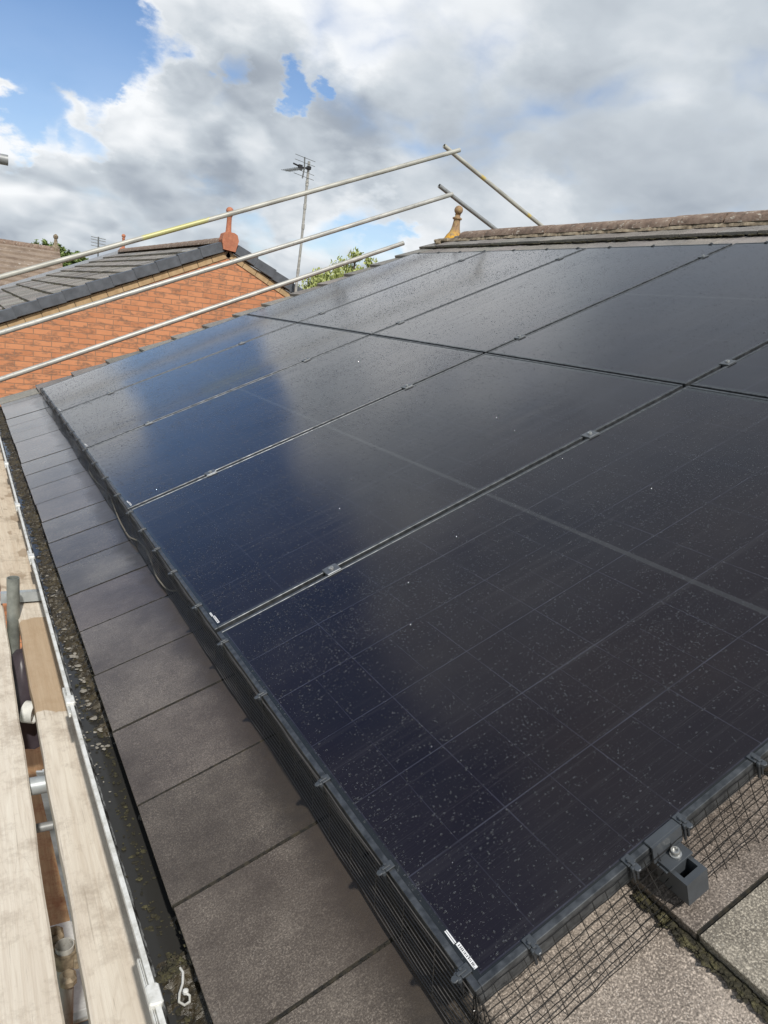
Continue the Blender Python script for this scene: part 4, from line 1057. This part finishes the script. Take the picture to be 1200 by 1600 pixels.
f = MB(); f.tube([(BXL, BY, BZ-.03), (BX1, BY, BZ-.03)], .11, 10); part('ridge_tiles', f, M['ridge'], bh, True)
f = MB(); f.lathe([(.12, -.05), (.12, .08), (.06, .14), (.05, .26), (.04, .30), (.07, .34), (.07, .40), (.02, .45)], 10, T=lambda a, b, c: (BX1-.1+a, BY+b, BZ+c)); part('finial', f, M['mortar'], bh, True)

# ------------------------------------------------------------------ television aerials
an = thing('tv_aerial', 'tall television aerial on a slim pole beside the brick gable', 'aerial', (3.906, 10.2, .2))
f = MB(); pts = [(3.90, 10.2, .2), (3.906, 10.2, 1.1), (3.925, 10.2, 1.8), (3.93, 10.2, 2.4), (3.93, 10.2, 2.955)]; f.tube(pts, [.021, .021, .019, .019, .019], 10)
for z in (1.38, 2.02, 2.30, 2.62): f.tube([(3.915 if z < 1.6 else 3.93, 10.2, z), (3.916 if z < 1.6 else 3.93, 10.2, z+.07)], .024, 10)
part('mast', f, M['pole'], an, True)
f = MB(); f.tube([(3.955, 10.17, 2.86), (3.82, 10.16, 2.845), (3.66, 10.12, 2.865)], .012, 8); f.bevbox((3.74, 10.10, 2.80), (3.80, 10.15, 2.87), .005); f.bevbox((3.90, 10.15, 2.84), (3.955, 10.22, 2.885), .005); part('clamp_box', f, M['antenna_black'], an)
f = MB(); f.tube([(3.80, 10.14, 2.83), (3.49, 9.95, 2.715)], .009, 6)
for k in range(9):
    t_ = k/8; p = Vector((3.78, 10.13, 2.825)).lerp(Vector((3.49, 9.95, 2.715)), t_); f.tube([p+Vector((-.045, .07, .012)), p+Vector((.045, -.07, -.012))], .0035, 5)
part('director_boom', f, M['antenna_metal'], an)
f = MB(); f.tube([(3.832, 10.14, 2.985), (3.842, 10.14, 2.84), (3.825, 10.14, 2.70)], .011, 8)
for z in (2.975, 2.91, 2.79, 2.725): f.tube([(3.68, 10.13, z+.02), (4.00, 10.13, z-.02)], .0038, 5)
part('reflector', f, M['antenna_metal'], an)
b2 = thing('tv_aerial', 'tiny distant aerial just above the left guard tube', 'aerial', (2.85, 21.8, 1.2))
f = MB(); f.tube([(2.85, 21.8, 1.2), (2.85, 21.8, 2.12)], .02, 6); part('mast', f, M['antenna_metal'], b2)
f = MB()
for z in (1.88, 1.96, 2.04, 2.10): f.tube([(2.66, 21.8, z), (3.04, 21.8, z-.02)], .010, 5)
part('reflector', f, M['antenna_metal'], b2)

# ------------------------------------------------------------------ trees
def tree(lab, base, h, blobs, n, leaf, mat, name='leafy_tree', upright=False):
    r = thing(name, lab, 'tree', base)
    f = MB(); bx, by, bz = base
    f.tube([(bx, by, bz), (bx+.1, by, bz+h*.45), (bx-.05, by+.1, bz+h*.8), (bx, by, bz+h*.95)], [h*.035, h*.026, h*.014, h*.004], 8)
    for (cx, cy, cz, rr) in blobs: f.tube([(bx, by, bz+h*.5), ((bx+cx)/2, (by+cy)/2, (bz+h*.5+cz)/2+.1), (cx, cy, cz)], [h*.014, h*.009, h*.003], 6)
    part('trunk', f, M['bark'], r, True)
    f = MB(); tot = sum(b_[3]**2 for b_ in blobs)
    for (cx, cy, cz, rr) in blobs:
        m_ = int(n*rr*rr/tot)
        subs = [(Vector((random.gauss(0, 1), random.gauss(0, 1), random.gauss(0, 1))).normalized()*rr*random.uniform(.35, 1.0), rr*random.uniform(.16, .34)) for _ in range(26)]
        for i in range(m_):
            c, sr = random.choice(subs); p = Vector((cx, cy, cz))+c+Vector((random.gauss(0, sr*.5), random.gauss(0, sr*.5), random.gauss(0, sr*.55)))
            s = leaf*random.uniform(.6, 1.4); a = Vector((random.gauss(0, 1), random.gauss(0, 1), random.gauss(0, .8)+(1.5 if upright else 0))).normalized(); b_ = a.orthogonal().normalized(); b_ = (b_*math.cos(i)+a.cross(b_)*math.sin(i))
            f.add([p-a*s, p+b_*s*.42, p+a*s, p-b_*s*.42], [(0, 1, 2, 3)])
    part('crown', f, mat, r)
tree('light green bushy tree showing behind the roof edge near the aerial', (9.6, 20, GZ), 7.4, [(9.0, 20, 1.60, .60), (9.55, 20.2, 1.98, .58), (10.2, 20, 1.9, .56), (8.65, 20, 1.3, .7), (10.7, 20.2, 1.5, .7), (9.6, 20, 1.2, .9), (8.5, 19.9, 1.75, .22), (9.8, 20, 2.62, .22), (10.3, 20, 2.5, .2)], 15000, .055, M['leaf_light'], upright=True)
tree('rounded green tree behind the brown roof, left one of two', (3.3, 40, GZ), 7.6, [(3.35, 40, 2.0, .62), (2.95, 40, 1.8, .6), (3.8, 40, 1.9, .55), (3.4, 40, 1.2, .9)], 12000, .10, M['leaf_dark'])
tree('smaller round green tree behind the brown roof, right one of two', (4.5, 39, GZ), 7.3, [(4.35, 39, 1.75, .5), (4.75, 39, 1.8, .45), (4.2, 39, 1.3, .7), (4.9, 39, 1.3, .6)], 10000, .10, M['leaf_dark'])
